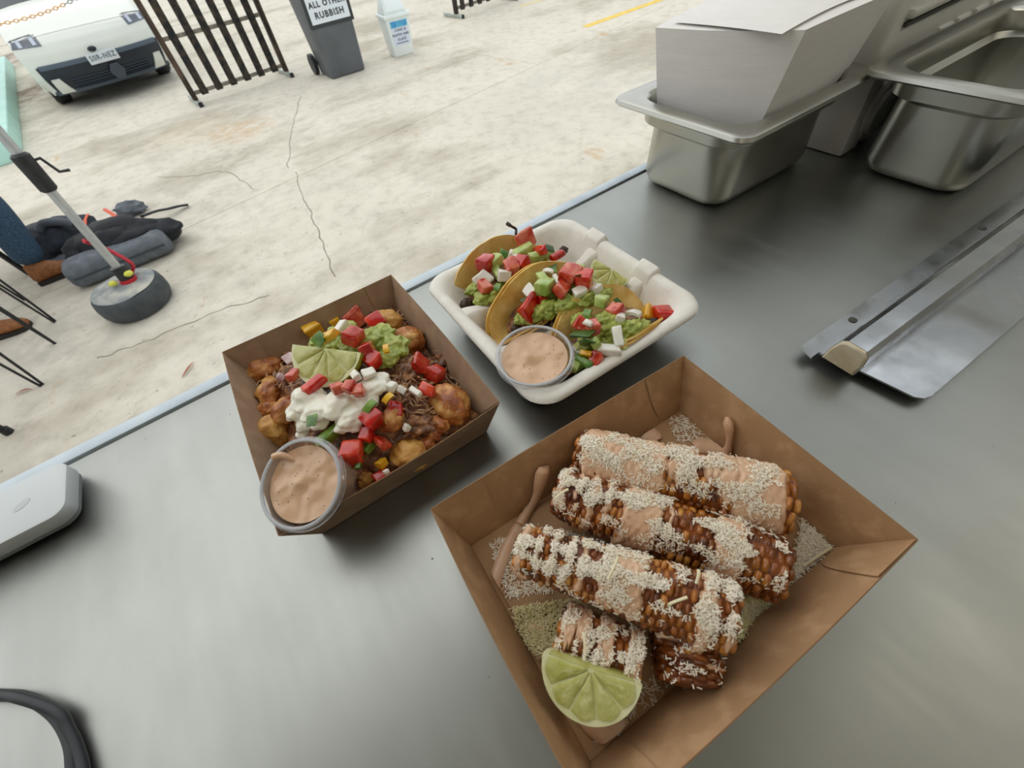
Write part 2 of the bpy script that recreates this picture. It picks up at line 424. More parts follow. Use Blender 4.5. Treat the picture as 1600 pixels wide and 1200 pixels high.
# ---- stack of white paper in the near pan: every visible ply is a ridge of the pressed block
def paper_stack():
    t = thing('paper_stack', 'thick stack of white paper sheets standing in the steel pan', 'paper', (.58, .32, ZC + .006))
    zb, zt = ZC + .006, 1.268
    def ring(z, n=18):
        k = (z - zb) / (zt - zb); out = []
        x0 = .490 - .022 * k; xf0 = .500 + .014 * k; x1 = .655 + .035 * k; y0 = .278 - .026 * k ** .8; y1 = .372 + .020 * k
        for a, b in (((xf0, y0), (x1, y0 + .004)), ((x1, y0 + .004), (x1, y1)), ((x1, y1), (x0, y1)), ((x0, y1), (xf0, y0))):
            for i in range(n):
                s = i / n; p = Vector((a[0] + (b[0] - a[0]) * s, a[1] + (b[1] - a[1]) * s, z))
                bul = math.sin(math.pi * s)
                d = Vector((b[1] - a[1], a[0] - b[0], 0)).normalized()
                p += d * bul * .006 + d * (.0004 * nz((s * 4, k * 90, 0), 1) )
                p.z += k * (.006 * math.sin(math.pi * (p.x - .47) / .24) - .012 * max(0, (p.y - .34) / .05) * 0)
                out.append(p)
        return out
    loops = [ring(zb + (zt - zb) * i / 40) for i in range(41)]
    mk('sheet_block', loft(loops, True, False), M_PAPER, t, sharp=50)
    top = loops[-1]; c = sum(top, Vector()) / len(top)
    inner = [[c + (p - c) * s + Vector((0, 0, .004 * (1 - s ** 2))) for p in top] for s in (1, .97, .8, .55, .3, .1)]
    mk('top_sheet', loft(inner, False, True), M_PAPER, t, sharp=60)
    # folded sheet lying on the top, with a curved free edge
    def fs(u, v):
        y = .262 + .118 * v; x = .482 + .010 * (1 - v) + (.135 + .040 * math.sin(v * 2.3)) * u
        return Vector((x, y, zt + .0014 + .006 * math.sin(math.pi * (x - .47) / .24) + .0040 * math.sin(math.pi * min(1, v * .8 + .1)) * math.sin(math.pi * min(1, u * .8 + .1)) + .0010 * u ** 6))
    mk('folded_sheet', grid(fs, 24, 8), M_PAPER, t)
paper_stack()

# ---- white appliance behind the pans
def appliance():
    t = thing('white_appliance', 'white plastic appliance with ledges and a round dial behind the steel pans', 'appliance', (.93, .34, ZC))
    x0, x1, y0, y1 = .712, 1.20, .246, .372
    mk('body', hexa([(x0, y0, ZC), (x1, y0, ZC), (x1, y1, ZC), (x0, y1, ZC)], [(x0, y0 + .02, 1.46), (x1, y0 + .02, 1.46), (x1, y1, 1.46), (x0, y1, 1.46)], bev=.010, seg=3), M_WPLAST, t)
    mk('foot_block', hexa([(.694, .235, ZC), (.735, .235, ZC), (.735, .30, ZC), (.694, .30, ZC)], [(.702, .240, 1.188), (.735, .240, 1.188), (.735, .30, 1.188), (.702, .30, 1.188)], bev=.004), M_WPLAST, t)
    dm = basis(Vector((.752, .244, 1.141)), Vector((1, 0, 0)), Vector((0, 0, 1)), Vector((0, -1, 0)))
    mk('dial_ring', xf(lathe([(.037, 0), (.037, .006), (.033, .010), (.030, .009), (.030, .0)], 32), dm), M_WPLAST, t)
    mk('dial', xf(lathe([(.029, 0), (.029, .012), (.026, .0145), (.018, .0135), (.003, .0135)], 32, cap1=True), dm), M_WPLAST, t)
    for z in (1.235, 1.268, 1.330):
        mk('ledge', box(x0 + .03, x1 - .02, y0 + .0, y0 + .018, z, z + .010, bev=.003), M_WPLAST, t)
    mk('groove', box(x0 + .03, x1 - .02, y0 + .003, y0 + .012, 1.2285, 1.2325), M_GROOVE, t)
    for i in range(6):
        x = .86 + i * .052
        mk('slot_window', box(x, x + .038, y0 + .001, y0 + .010, 1.168, 1.205, bev=.003), mat('slot_glaze', S('#e9e8df'), rough=.2), t)
appliance()

# ================================================================== TICKET RAIL on its plate
def ticket_rail():
    z = ZC + .008
    a = at(1320, 560, z + .01); b0 = at(1600, 352, z + .01)
    d = (b0 - a); d.z = 0; d.normalize(); n = Vector((-d.y, d.x, 0))          # n points to the yard side
    if n.y < 0: n = -n
    t = thing('ticket_rail', 'aluminium ticket rail with a cream end plug lying on a flat steel plate', 'ticket rail', (a.x + d.x * .2, a.y + d.y * .2, ZC))
    Lh = .62
    O = Vector((a.x, a.y, 0))
    def P(s, w, zz): return O + d * s + n * w + Vector((0, 0, zz))
    # plate: edge near the camera side, rounded free corner
    c0 = at(1440, 632, z); wp = (Vector((c0.x, c0.y, 0)) - O).dot(n); sp = (Vector((c0.x, c0.y, 0)) - O).dot(d)
    ring = []
    s_a = sp + .002
    corner = [(s_a + .012, wp), (s_a + .005, wp + .002), (s_a + .001, wp + .007), (s_a, wp + .014)]
    ring = corner + [(.004, .018), (Lh, .018), (Lh, wp)]
    mk('base_plate', hexa([P(s, w, z - .0015) for s, w in ring], [P(s, w, z) for s, w in ring]), M_RAIL, t, smooth=False)
    for s in (.06, .5):
        mk('spacer', xf(lathe([(.008, ZC), (.008, z - .0015)], 12, True, True), Matrix.Translation(P(s, -.01, 0))), M_BLACKRUB, t)
    # rail body: rounded hexagonal extrusion
    prof = [(-.0125, .0005), (-.0140, .012), (-.0130, .022), (-.0095, .0262), (.005, .0262), (.009, .0235), (.0125, .014), (.0145, .0005)]
    ends = [[P(s, w, z + h) for w, h in prof] for s in (0, Lh)]
    mk('rail', loft(ends, True, True), M_RAIL, t, sharp=20)
    cap = [[P(s, w * k, z + .013 + (h - .013) * k) for w, h in prof] for s, k in ((.001, .96), (-.002, .96), (-.003, .86))]
    mk('end_plug', loft(cap, True, True), mat('cream_plug', S('#d8cdb4'), S('#c9b893'), rough=.6, scale=90), t, sharp=30, label='cream plastic end plug with rust stains')
    mk('flange', hexa([P(s, w, z + .0005) for s, w in ((-.006, .030), (-.010, .018), (Lh, .018), (Lh, .031), (-.002, .031))],
                      [P(s, w, z + .003) for s, w in ((-.006, .030), (-.010, .018), (Lh, .018), (Lh, .031), (-.002, .031))]), M_RAIL, t, smooth=False)
    mk('flange_web', hexa([P(s, w, z + .0005) for s, w in ((.0, .0145), (Lh, .0145), (Lh, .0185), (0, .0185))], [P(s, w, z + .0025) for s, w in ((.0, .0145), (Lh, .0145), (Lh, .0185), (0, .0185))]), M_RAIL, t, smooth=False)
    for s in (.055, .275, .495):
        mk('screw_hole', xf(lathe([(.0035, 0), (.0035, .0006), (.0026, .0007)], 14, True, True), Matrix.Translation(P(s, .0235, z + .003))), M_GROOVE, t)
ticket_rail()

# ================================================================== WHITE DEVICE and CABLE at the left
def device():
    zt = ZC + .019
    A = [at(0, 762, zt), at(84, 723, zt), at(104, 727, zt), at(104, 790, zt), at(92, 800, zt), at(0, 851, zt)]
    o = A[2]; ax = Vector((-1, 0, 0))
    # rounded rectangle that runs out of the frame to the left
    w, d = .16, .0575
    cx = -.226 - w / 2; cy = .357
    t = thing('white_device', 'flat white rounded electronic device on the counter at the left edge', 'device', (cx, cy, ZC)); fr = frame((cx, cy, 0), R(-2))
    def lp(i, z): return [fr @ Vector((x, y, z)) for x, y in rr(w - 2 * i, d - 2 * i, .011 , 8)]
    mk('top_shell', loft([lp(.0005, ZC + .0065), lp(0, ZC + .008), lp(0, ZC + .0175), lp(.0004, ZC + .0186), lp(.0016, ZC + .019)], True, True), M_DEVICE, t)
    mk('side_band', loft([lp(.0022, ZC + .0055), lp(.0022, ZC + .007)], True, True), M_BLACKRUB, t)
    mk('bottom_shell', loft([lp(.003, ZC + .002), lp(.001, ZC + .003), lp(.001, ZC + .006)], True, True), M_DEVGREY, t)
    mk('rubber_foot', loft([lp(.012, ZC), lp(.012, ZC + .0022)], True, True), M_BLACKRUB, t)
    g = at(34, 789, zt)
    mk('pressed_mark', xf(lathe([(.0035, 0), (.0035, .0002), (.0022, .0002)], 18, True, True), Matrix.Translation((g.x, g.y, ZC + .019)) @ Matrix.Rotation(.5, 4, 'Z') @ Matrix.Scale(1.8, 4, (1, 0, 0))), mat('pressed_mark', S('#bcc2c3'), rough=.5), t)
device()
def cable():
    z = ZC + .0034
    pts = [at(-260, 1150, z), at(-120, 1088, z), at(0, 1086, z), at(45, 1092, z), at(85, 1117, z), at(108, 1155, z), at(114, 1200, z), at(112, 1270, z), at(80, 1400, z), at(-60, 1460, z)]
    pts2 = [at(88, 1112, z + .003), at(107, 1140, z + .001), at(122, 1172, z), at(132, 1215, z), at(138, 1290, z), at(120, 1420, z), at(-20, 1560, z)]
    t = thing('black_cable', 'looped black rubber cable on the counter at the lower left corner', 'cable', (pts[3].x, pts[3].y, ZC))
    mk('cable_strand', tube(smooth_path(pts, 10), .0034, 12), M_BLACKRUB, t)
    mk('cable_strand', tube(smooth_path([pts[1], pts[2] + Vector((0, 0, .002)), pts[3] + Vector((0, 0, .004))] + pts2, 10), .0032, 12), M_BLACKRUB, t)
cable()

# ================================================================== KRAFT TRAYS
def kraft_tray(name, label, cx, cy, rz, W, D, H, ix, iy, M_KRAFT=M_KRAFT, M_KRAFTIN=M_KRAFTIN):
    t = thing(name, label, 'food tray', (cx, cy, ZC), 'kraft board food trays'); fr = frame((cx, cy, ZC), rz)
    th = .0007
    b = [(-W / 2 + ix, -D / 2 + iy), (W / 2 - ix, -D / 2 + iy), (W / 2 - ix, D / 2 - iy), (-W / 2 + ix, D / 2 - iy)]
    r = [(-W / 2, -D / 2), (W / 2, -D / 2), (W / 2, D / 2), (-W / 2, D / 2)]
    mk('base_panel', slab([fr @ Vector((x, y, .0008)) for x, y in b], (0, 0, 1), th), M_KRAFTIN, t, smooth=False)
    for k in range(4):
        a0, a1 = Vector((*b[k], .0008)), Vector((*b[(k + 1) % 4], .0008)); c0, c1 = Vector((*r[k], H)), Vector((*r[(k + 1) % 4], H))
        nrm = (a1 - a0).cross(c0 - a0).normalized()
        cen = Vector((0, 0, H / 2)) - (a0 + c1) / 2
        if nrm.dot(cen) < 0: nrm = -nrm
        def wall(u, v, o=0.):
            p = (a0.lerp(a1, u)).lerp(c0.lerp(c1, u), v)
            bow = math.sin(math.pi * u) * v
            return fr @ (p - nrm * (.0022 * bow) + nrm * o + Vector((0, 0, -.0015 * bow)))
        nu, nv = 16, 4
        V1, F1 = grid(lambda u, v: wall(u, v), nu, nv); V2, F2 = grid(lambda u, v: wall(u, v, -th), nu, nv)
        # rim strip closing the two faces
        rim = grid(lambda u, v: wall(u, 1, -th * v), nu, 1)
        e = [grid(lambda u, v, q=q: wall(q, u, -th * v), nv, 1) for q in (0, 1)]
        mk('side_panel', cat([(V1, F1), (V2, F2)]), M_KRAFTIN if False else M_KRAFT, t, smooth=True, sharp=20)
        mk('cut_edge', cat([rim] + e), M_KEDGE, t, smooth=False)
        # glued corner gussets: a flap with a rounded lower edge lying on the inside of this wall
        if k in (0, 2):
            for side in (0, 1):
                Lw = (a1 - a0).length
                def flap(u, v):
                    w = .155 + .02 * math.sin(k)      # share of the wall covered along its length
                    lim = 1 - .94 * max(0., (u - .55) / .45) ** 2.2
                    vv = 1 - v * (.88 * lim)
                    uu = u * w
                    return wall(uu if side == 0 else 1 - uu, vv, .0005 + .0007 * u)
                f1 = grid(flap, 14, 8)
                f2 = grid(lambda u, v: flap(u, v) - fr.to_3x3() @ nrm * .0006, 14, 8)
                edge = grid(lambda u, v: flap(u, 1.) - fr.to_3x3() @ nrm * .0006 * v, 14, 1)
                edge2 = grid(lambda u, v: flap(1., u) - fr.to_3x3() @ nrm * .0006 * v, 8, 1)
                mk('corner_flap', cat([f1, f2, edge, edge2]), M_KRAFT, t, smooth=True, sharp=25)
    return t, fr
BT, BTF = kraft_tray('kraft_tray', 'large brown kraft tray of corn pieces nearest the camera', .1035, .0385, R(-4.5), .219, .1695, .045, .0108, .0185)
ST, STF = kraft_tray('kraft_tray', 'smaller brown kraft tray of loaded potato bites left of the tacos', .0027, .278, R(-2.2), .169, .2055, .045, .012, .012, M_KRAFT2, M_KRAFT2)

# ================================================================== LIME WEDGES
M_RIND = mat('lime_rind', S('#8f9a2c'), S('#bdb23c'), rough=.4, scale=60, bump=.2, bscale=700, coat=.2)
M_PITH = mat('lime_pith', S('#d3d59c'), S('#e0e0b4'), rough=.5, scale=60)
M_LFLESH = mat('lime_flesh', S('#aaab54'), S('#c3c37e'), rough=.25, scale=110, coat=.35, bump=.25, bscale=420, sss=.15)
def lime(label, c, e, nrm, Rl, depth, group='lime wedges on the food'):
    """quarter of a lime: half-disc cross-section face towards nrm, straight cut along e, bulging down"""
    e = Vector(e).normalized(); nrm = Vector(nrm); nrm = (nrm - e * nrm.dot(e)).normalized()
    d = e.cross(nrm).normalized()
    if d.dot(CU) > 0: d = -d
    ex = e; ez = -d; ey = -nrm
    if ex.cross(ey).dot(ez) < 0: ex = -ex
    m = basis(Vector(c), ex, ey, ez)
    lowest = min((m @ Vector((Rl * math.cos(a) * math.cos(b), depth * math.sin(b), -Rl * math.sin(a) * math.cos(b)))).z for a in (0, .8, 1.57, 2.3, 3.14) for b in (0, .7, 1.4))
    t = thing('lime_wedge', label, 'lime', (c[0], c[1], lowest), group)
    def P(a, k, y=0.): return Vector((Rl * k * math.cos(a), y, -Rl * k * math.sin(a)))
    mk('rind', xf(grid(lambda u, v: Vector((Rl * math.cos(math.pi * u) * math.cos(v * math.pi / 2), depth * math.sin(v * math.pi / 2), -Rl * math.sin(math.pi * u) * math.cos(v * math.pi / 2))), 28, 12), m), M_RIND, t)
    # pale pith on both cut faces
    f1 = grid(lambda u, v: P(math.pi * u, v), 28, 3)
    f2 = grid(lambda u, v: Vector((Rl * math.cos(math.pi * u) * v, depth * math.sin(math.pi * u) * v, 0)), 28, 3)
    mk('pith', xf(cat([f1, f2]), m), M_PITH, t, sharp=30)
    n = 5
    for k in range(n):
        a0 = math.pi * k / n + .014; a1 = math.pi * (k + 1) / n - .014
        def seg(u, v):
            a = a0 + (a1 - a0) * u; rim = .90 - .03 * math.cos(math.pi * 2 * (u - .5)) * -1
            kk = .07 + (rim - .07) * v
            b = (4 * u * (1 - u)) ** .35 * (4 * v * (1 - v) + .12 * v) ** .4
            return P(a, kk, -.0001 - .0011 * min(1, b) - .0004 * nz((a * 6, kk * 9, k), 2))
        mk('pulp_segment', xf(grid(seg, 8, 10), m), M_LFLESH, t)
    def top(u, v):
        a = .08 + (math.pi - .16) * u; kk = .05 + .84 * v
        b = (4 * u * (1 - u)) ** .3 * (4 * v * (1 - v) + .1 * v) ** .4
        return Vector((Rl * math.cos(a) * kk, depth * math.sin(a) * kk, .0001 + .001 * min(1, b)))
    mk('pulp_segment', xf(grid(top, 16, 8), m), M_LFLESH, t)
    return t
UP = Vector((0, 0, 1))
def limepx(label, p0, p1, z0, z1, nrm, depth_k=.9):
    a = at(*p0, z0); b = at(*p1, z1)
    return lime(label, (a + b) / 2, b - a, nrm, (b - a).length / 2, (b - a).length / 2 * depth_k)

# ================================================================== SAUCE CUPS
M_CUP = bpy.data.materials.new('clear_cup_plastic'); M_CUP.use_nodes = True
def _cup():
    nt = M_CUP.node_tree; N = nt.nodes; L = nt.links; N.remove(N['Principled BSDF'])
    tr = N.new('ShaderNodeBsdfTransparent'); tr.inputs[0].default_value = (.97, .97, .97, 1)
    gl = N.new('ShaderNodeBsdfGlossy'); gl.inputs['Roughness'].default_value = .12
    df = N.new('ShaderNodeBsdfDiffuse'); df.inputs[0].default_value = (.86, .88, .92, 1)
    lw = N.new('ShaderNodeLayerWeight'); lw.inputs['Blend'].default_value = .35
    m1 = N.new('ShaderNodeMixShader'); m1.inputs[0].default_value = .11
    L.new(tr.outputs[0], m1.inputs[1]); L.new(df.outputs[0], m1.inputs[2])
    mr = N.new('ShaderNodeMapRange'); mr.inputs['To Min'].default_value = .05; mr.inputs['To Max'].default_value = .32
    L.new(lw.outputs['Facing'], mr.inputs['Value'])
    m2 = N.new('ShaderNodeMixShader'); L.new(mr.outputs['Result'], m2.inputs[0]); L.new(m1.outputs[0], m2.inputs[1]); L.new(gl.outputs[0], m2.inputs[2])
    L.new(m2.outputs[0], N['Material Output'].inputs['Surface'])
_cup()
M_SAUCE = mat('chipotle_sauce', S('#cfa784'), S('#d9b492'), rough=.3, scale=45, coat=.25, bump=.12, bscale=160, sss=.1)
M_SPECK = mat('pepper_speck', S('#6b4a33'), rough=.6)
def sauce_cup(label, c, up, Rt, Hc_, dip, seed):
    up = Vector(up).normalized(); ex = up.cross(Vector((0, 1, .2))).normalized(); ey = up.cross(ex)
    m = basis(Vector(c), ex, ey, up); Rb = Rt * .70
    base = m @ Vector((0, 0, -Hc_))
    t = thing('sauce_cup', label, 'sauce cup', (base.x, base.y, base.z), 'clear cups of pink sauce')
    mk('cup', xf(lathe([(Rb * .5, -Hc_ + .001), (Rb - .003, -Hc_), (Rb, -Hc_ + .003), (Rt - .0035, -.008), (Rt - .002, -.006), (Rt - .002, -.0015), (Rt - .001, 0),
                        (Rt + .001, .0), (Rt + .002, -.001), (Rt + .002, -.0035), (Rt + .001, -.004)], 56, cap0=True), m), M_CUP, t)
    # the rolled lip
    mk('lip', xf(lathe([(Rt - .0006 + .0012 * math.cos(a), .0002 + .0010 * math.sin(a)) for a in [2 * math.pi * k / 8 for k in range(9)]], 56), m), mat('cup_lip', S('#e6e9ee'), rough=.2, trans=.5), t)
    def sz(x, y):
        q = Vector((x / Rt, y / Rt, 0)); r = q.length
        z = .0016 * nz(q * 2.2, seed) + .0011 * nz(q * 5, seed + 2) + .003 * math.exp(-((q - Vector((.12, -.1, 0))).length / .17) ** 2) - .0012 * math.exp(-((q - Vector((.08, .2, 0))).length / .2) ** 2)
        return -dip + z * (1 - r ** 6) + .0015 * r ** 8
    rs = [.001, .1, .2, .3, .4, .5, .6, .7, .8, .88, .95, 1.]
    Rs = Rt - .0038
    loops = [[(Rs * k * math.cos(2 * math.pi * i / 64), Rs * k * math.sin(2 * math.pi * i / 64), sz(Rs * k * math.cos(2 * math.pi * i / 64), Rs * k * math.sin(2 * math.pi * i / 64))) for i in range(64)] for k in rs]
    side = [[(rr_ * math.cos(2 * math.pi * i / 64), rr_ * math.sin(2 * math.pi * i / 64), z) for i in range(64)] for rr_, z in ((Rt - .0042, -dip - .002), (Rb - .0012, -Hc_ + .004), (Rb - .004, -Hc_ + .0015))]
    mk('sauce', xf(loft(loops + side, True, True), m), M_SAUCE, t)
    r_ = random.Random(seed)
    sp = []
    for k in range(16):
        a = r_.uniform(0, 6.28); q = Rs * .9 * math.sqrt(r_.random())
        x, y = q * math.cos(a), q * math.sin(a)
        sp.append(xf(blob((x, y, sz(x, y) + .0001), (.0005, .0004, .0002), .2, 2, 1, k), m))
    mk('specks', cat(sp), M_SPECK, t, kind='stuff')
    return t, m, sz

# ================================================================== CORN PIECES
M_CORE = mat('corn_core', S('#5a2a0e'), S('#8a4a18'), rough=.4, scale=90, coat=.2)
M_KERN = mat('corn_kernel', S('#6a3410'), S('#dfb05a'), rough=.3, scale=55, lo=.32, hi=.74, coat=.4, c3=S('#b8742a'), tex='world', rnd=.16, sss=.1)
M_KERND = mat('corn_kernel_dark', S('#4f2409'), S('#c4812f'), rough=.3, scale=60, lo=.34, hi=.76, coat=.45, c3=S('#8c4c18'), tex='world', rnd=.14, sss=.1)
M_CHEESE = mat('grated_cheese', S('#f2e9d2'), S('#f8f1e2'), rough=.6, scale=200, tex='world')
M_CHEESE2 = mat('grated_cheese_yellow', S('#dcd398'), S('#e6dfb2'), rough=.6, scale=200, tex='world')
M_MAYO = mat('corn_sauce', S('#cfa583'), S('#d9b594'), rough=.33, scale=70, coat=.22, bump=.1, bscale=220, sss=.1)
def kernel_mesh():
    V = []; Fc = []
    nu, nv = 8, 5
    for j in range(nv + 1):
        ph = -math.pi / 2 + math.pi * j / nv
        for i in range(nu):
            th_ = 2 * math.pi * (i + .5) / nu
            sg = lambda x, p: math.copysign(abs(x) ** p, x)
            V.append(Vector((sg(math.cos(th_), .6) * sg(math.cos(ph), .6) * .5, sg(math.sin(th_), .6) * sg(math.cos(ph), .6) * .5, sg(math.sin(ph), .8) * .5)))
    for j in range(nv):
        for i in range(nu):
            Fc.append((j * nu + i, j * nu + (i + 1) % nu, (j + 1) * nu + (i + 1) % nu, (j + 1) * nu + i))
    me = []
    for m in (M_KERN, M_KERND):
        q = bpy.data.meshes.new('kernel'); q.from_pydata([tuple(v) for v in V], [], Fc); q.materials.append(m)
        q.polygons.foreach_set('use_smooth', [True] * len(q.polygons)); me.append(q)
    return me
KERN = kernel_mesh()
def shreds_np(P, Nn, r_, ln=(.0010, .0030), w=.00017, lift=(0., .0006), tilt=.35):
    """many little cheese sticks lying on points P with normals Nn, as one mesh"""
    V = []; Fc = []
    for p, n in zip(P, Nn):
        a = Vector((r_.uniform(-1, 1), r_.uniform(-1, 1), r_.uniform(-1, 1)))
        d = (a - n * a.dot(n)).normalized() + n * r_.uniform(-tilt * .4, tilt); d.normalize()
        s = d.cross(n).normalized(); q = s.cross(d)
        L = r_.uniform(*ln); ww = w * r_.uniform(.7, 1.5); hh = w * r_.uniform(.5, .9)
        c = p + n * (r_.uniform(*lift) + hh); o = len(V)
        bend = n * L * r_.uniform(-.1, .1)
        for k in (-.5, .5):
            for sx, sy in ((-1, -1), (1, -1), (1, 1), (-1, 1)):
                V.append(c + d * L * k + s * ww * sx + q * hh * sy + bend)
        Fc += [(o, o + 1, o + 5, o + 4), (o + 1, o + 2, o + 6, o + 5), (o + 2, o + 3, o + 7, o + 6), (o + 3, o, o + 4, o + 7), (o + 3, o + 2, o + 1, o), (o + 4, o + 5, o + 6, o + 7)]
    return V, Fc
def sm(x): x = max(0., min(1., x)); return x * x * (3 - 2 * x)
def cob(name, label, p0, p1, r0, r1, rows, nlen, patches, ncheese, seed, dark=.5, bend=.004, cheese_u=(0, 1), groove=0., grp='corn pieces in the big tray'):
    r_ = random.Random(seed); p0, p1 = Vector(p0), Vector(p1)
    ax = (p1 - p0); Ln = ax.length; e1 = ax.normalized(); e3 = (UP - e1 * e1.z).normalized(); e2 = e3.cross(e1)
    if e2.dot(Vector((0, 1, 0))) < 0: flip = -1
    else: flip = 1
    t = thing(name, label, 'corn', (*((p0 + p1) / 2).xy, ((p0 + p1) / 2).z - max(r0, r1)), grp)
    def cen(u): return p0.lerp(p1, u) + e3 * bend * math.sin(math.pi * u) 
    def rad(u):
        r = r0 + (r1 - r0) * u
        endf = min(1, u / .07, (1 - u) / .05); r *= (.72 + .28 * math.sqrt(max(0, endf)))
        return r * (1 + .05 * nz((u * 5, 0, 0), seed))
    def dirn(a): return e3 * math.cos(a) - e2 * flip * math.sin(a)           # a > 0 turns towards the camera side
    def pt(u, a, o=0.): return cen(u) + dirn(a) * (rad(u) + o)
    mk('core', grid(lambda u, v: pt(u, v * 2 * math.pi, -.0012 + .0012 * nz((u * 30, v * 9, 0), seed)) if 0 < u < 1 else cen(u) + dirn(v * 2 * math.pi) * rad(u) * .55, 24, 20), M_CORE, t)
    ends = [[cen(q) + dirn(2 * math.pi * k / 20) * rad(q) * .55 for k in range(20)] for q in (0, 1)]
    mk('cut_end', cat([loft([ends[0]], True, False), loft([ends[1]], False, True)]), mat('corn_pith', S('#b98a4a'), S('#8a5420'), rough=.6, scale=120), t, smooth=False)
    da = 2 * math.pi / rows; kl = Ln / nlen
    for i in range(nlen):
        u = (i + .5) / nlen
        for j in range(rows):
            a = -math.pi + (j + .5) * da
            if abs(a) > 2.2: continue                                   # nothing shows underneath
            uu = u + r_.uniform(-.1, .1) / nlen + (.5 / nlen if j % 2 else 0) - .25 / nlen
            if uu > 1 - .4 / nlen or r_.random() < .015: continue
            r = rad(uu); n = dirn(a); tz = e1.cross(n)
            s = Vector((kl * 1.02 * r_.uniform(.85, 1.12), da * r * 1.0 * r_.uniform(.88, 1.1), .0075 * r_.uniform(.8, 1.15)))
            m = basis(cen(uu) + n * (r - .0034 + r_.uniform(-.0009, .0007)), *(lambda q: (q @ e1, q @ tz, q @ n))(Matrix.Rotation(r_.uniform(-.16, .16), 3, n) @ Matrix.Rotation(r_.uniform(-.12, .12), 3, tz))) @ Matrix.Diagonal((*s, 1))
            isd = nz((uu * 4, a * 1.2, 0), seed + 9) * .8 + r_.uniform(-.25, .25) < dark - .5
            inst('kernel', KERN[1 if isd else 0], t, m)
    # sauce: a skin over the kernels, thick where the patches are, tucked in at its edges
    def field(u, a):
        uw = u + .018 * nz((u * 9, a * 2.2, 0), seed + 1) ; aw = math.degrees(a)
        drip = 26 * nz((u * 26, 0, 0), seed + 2) + 16 * nz((u * 60, .5, 0), seed + 3)
        f = -1.
        for uc, w, a0, a1 in patches:
            g = min((w - abs(uw - uc)) / .022, (aw - a0) / 14, (a1 + drip - aw) / 16)
            f = max(f, g)
        return f + .42 * nz((u * 26, a * 4, 0), seed + 4) + .25 * nz((u * 70, a * 11, 0), seed + 5)
    NU, NV = 150, 64; A0, A1 = -1.4, 2.35
    Fv = {}; V = []; Fc = []
    for i in range(NU + 1):
        for j in range(NV + 1):
            u = i / NU; a = A0 + (A1 - A0) * j / NV
            f = field(u, a); Fv[i, j] = f
            th_ = -.0026 + .0046 * sm((f + .35) / 1.5) + .0006 * nz((u * 40, a * 6, 0), seed + 6) + .0004 * math.cos(2 * math.pi * u * nlen) * math.cos(rows * a)
            n = dirn(a)
            sag = Vector((0, 0, -.0012)) * sm(f) * max(0, math.sin(a))
            V.append(pt(min(max(u, .004), .996), a, th_) + sag)
    for i in range(NU):
        for j in range(NV):
            if max(Fv[i, j], Fv[i + 1, j], Fv[i, j + 1], Fv[i + 1, j + 1]) > -.25:
                k = i * (NV + 1) + j; Fc.append((k, k + NV + 1, k + NV + 2, k + 1))
    if Fc: mk('sauce_coating', (V, Fc), M_MAYO, t, sharp=0)
    # grated cheese lying on the top
    P = []; Nn = []
    while len(P) < ncheese:
        u = r_.uniform(*cheese_u); a = r_.gauss(R(2), R(26))
        f = field(u, a)
        dens = -.05 + .45 * sm(f + .4) + 1.3 * nz((u * 11, a * 2.5, 0), seed + 8)
        if abs(a) > 1.7 or r_.random() > dens: continue
        n = dirn(a); pile = max(0, math.cos(a)) * r_.random() ** 2 * .0022
        P.append(pt(u, a, (.0012 if f > 0 else .0002) + pile)); Nn.append(n)
    mk('cheese_topping', shreds_np(P, Nn, r_), M_CHEESE, t, smooth=False, kind='stuff')
    return pt, dirn
zf = ZC + .0016
cob('corn_piece', 'long corn piece at the back of the tray, most covered in sauce', at(897, 714, zf + .0260), at(1234, 792, zf + .0245), .0200, .0228, 15, 29,
    [(.15, .12, -75, 82), (.34, .10, -60, 70), (.50, .07, -60, 30), (.62, .06, -40, 10), (.83, .11, -80, 104), (.70, .05, -60, 50)], 5600, 11, dark=.40, cheese_u=(.02, .9), bend=.001)
cob('corn_piece', 'middle long corn piece with a bare dark brown right end', at(870, 768, zf + .027), at(1230, 895, zf + .0225), .0178, .0195, 15, 30,
    [(.035, .03, -70, 74), (.105, .018, -60, 78), (.175, .026, -60, 96), (.245, .018, -60, 84), (.385, .085, -60, 100), (.50, .018, -50, 72), (.745, .060, -55, 94)], 4800, 23, dark=.70, cheese_u=(.0, .95), bend=.001)
cob('corn_piece', 'front long corn piece lying across two short pieces', at(812, 856, zf + .035), at(1152, 971, zf + .0395), .0146, .0194, 15, 31,
    [(.03, .03, -80, 60), (.12, .016, -60, 60), (.19, .020, -60, 78), (.265, .018, -60, 70), (.33, .02, -70, 84), (.51, .105, -60, 88), (.855, .035, -60, 112), (.94, .02, -50, 70)], 5400, 37, dark=.52, cheese_u=(.0, .98), bend=.001)
cob('corn_piece', 'short corn piece behind the lime in the large tray', at(872, 992, zf + .0175), at(1003, 1040, zf + .0175), .0172, .0165, 14, 9,
    [(.20, .17, -90, 20), (.55, .10, -90, 36), (.88, .09, -80, 92)], 1500, 41, dark=.56, bend=.001, cheese_u=(.0, 1))
cob('corn_piece', 'short dark corn piece sticking out below the front long piece', at(1066, 966, zf + .0180), at(1074, 1074, zf + .0160), .0190, .0170, 14, 8,
    [(.70, .04, 20, 70), (.35, .05, -70, 0)], 260, 53, dark=.74, bend=.001, cheese_u=(.0, 1))

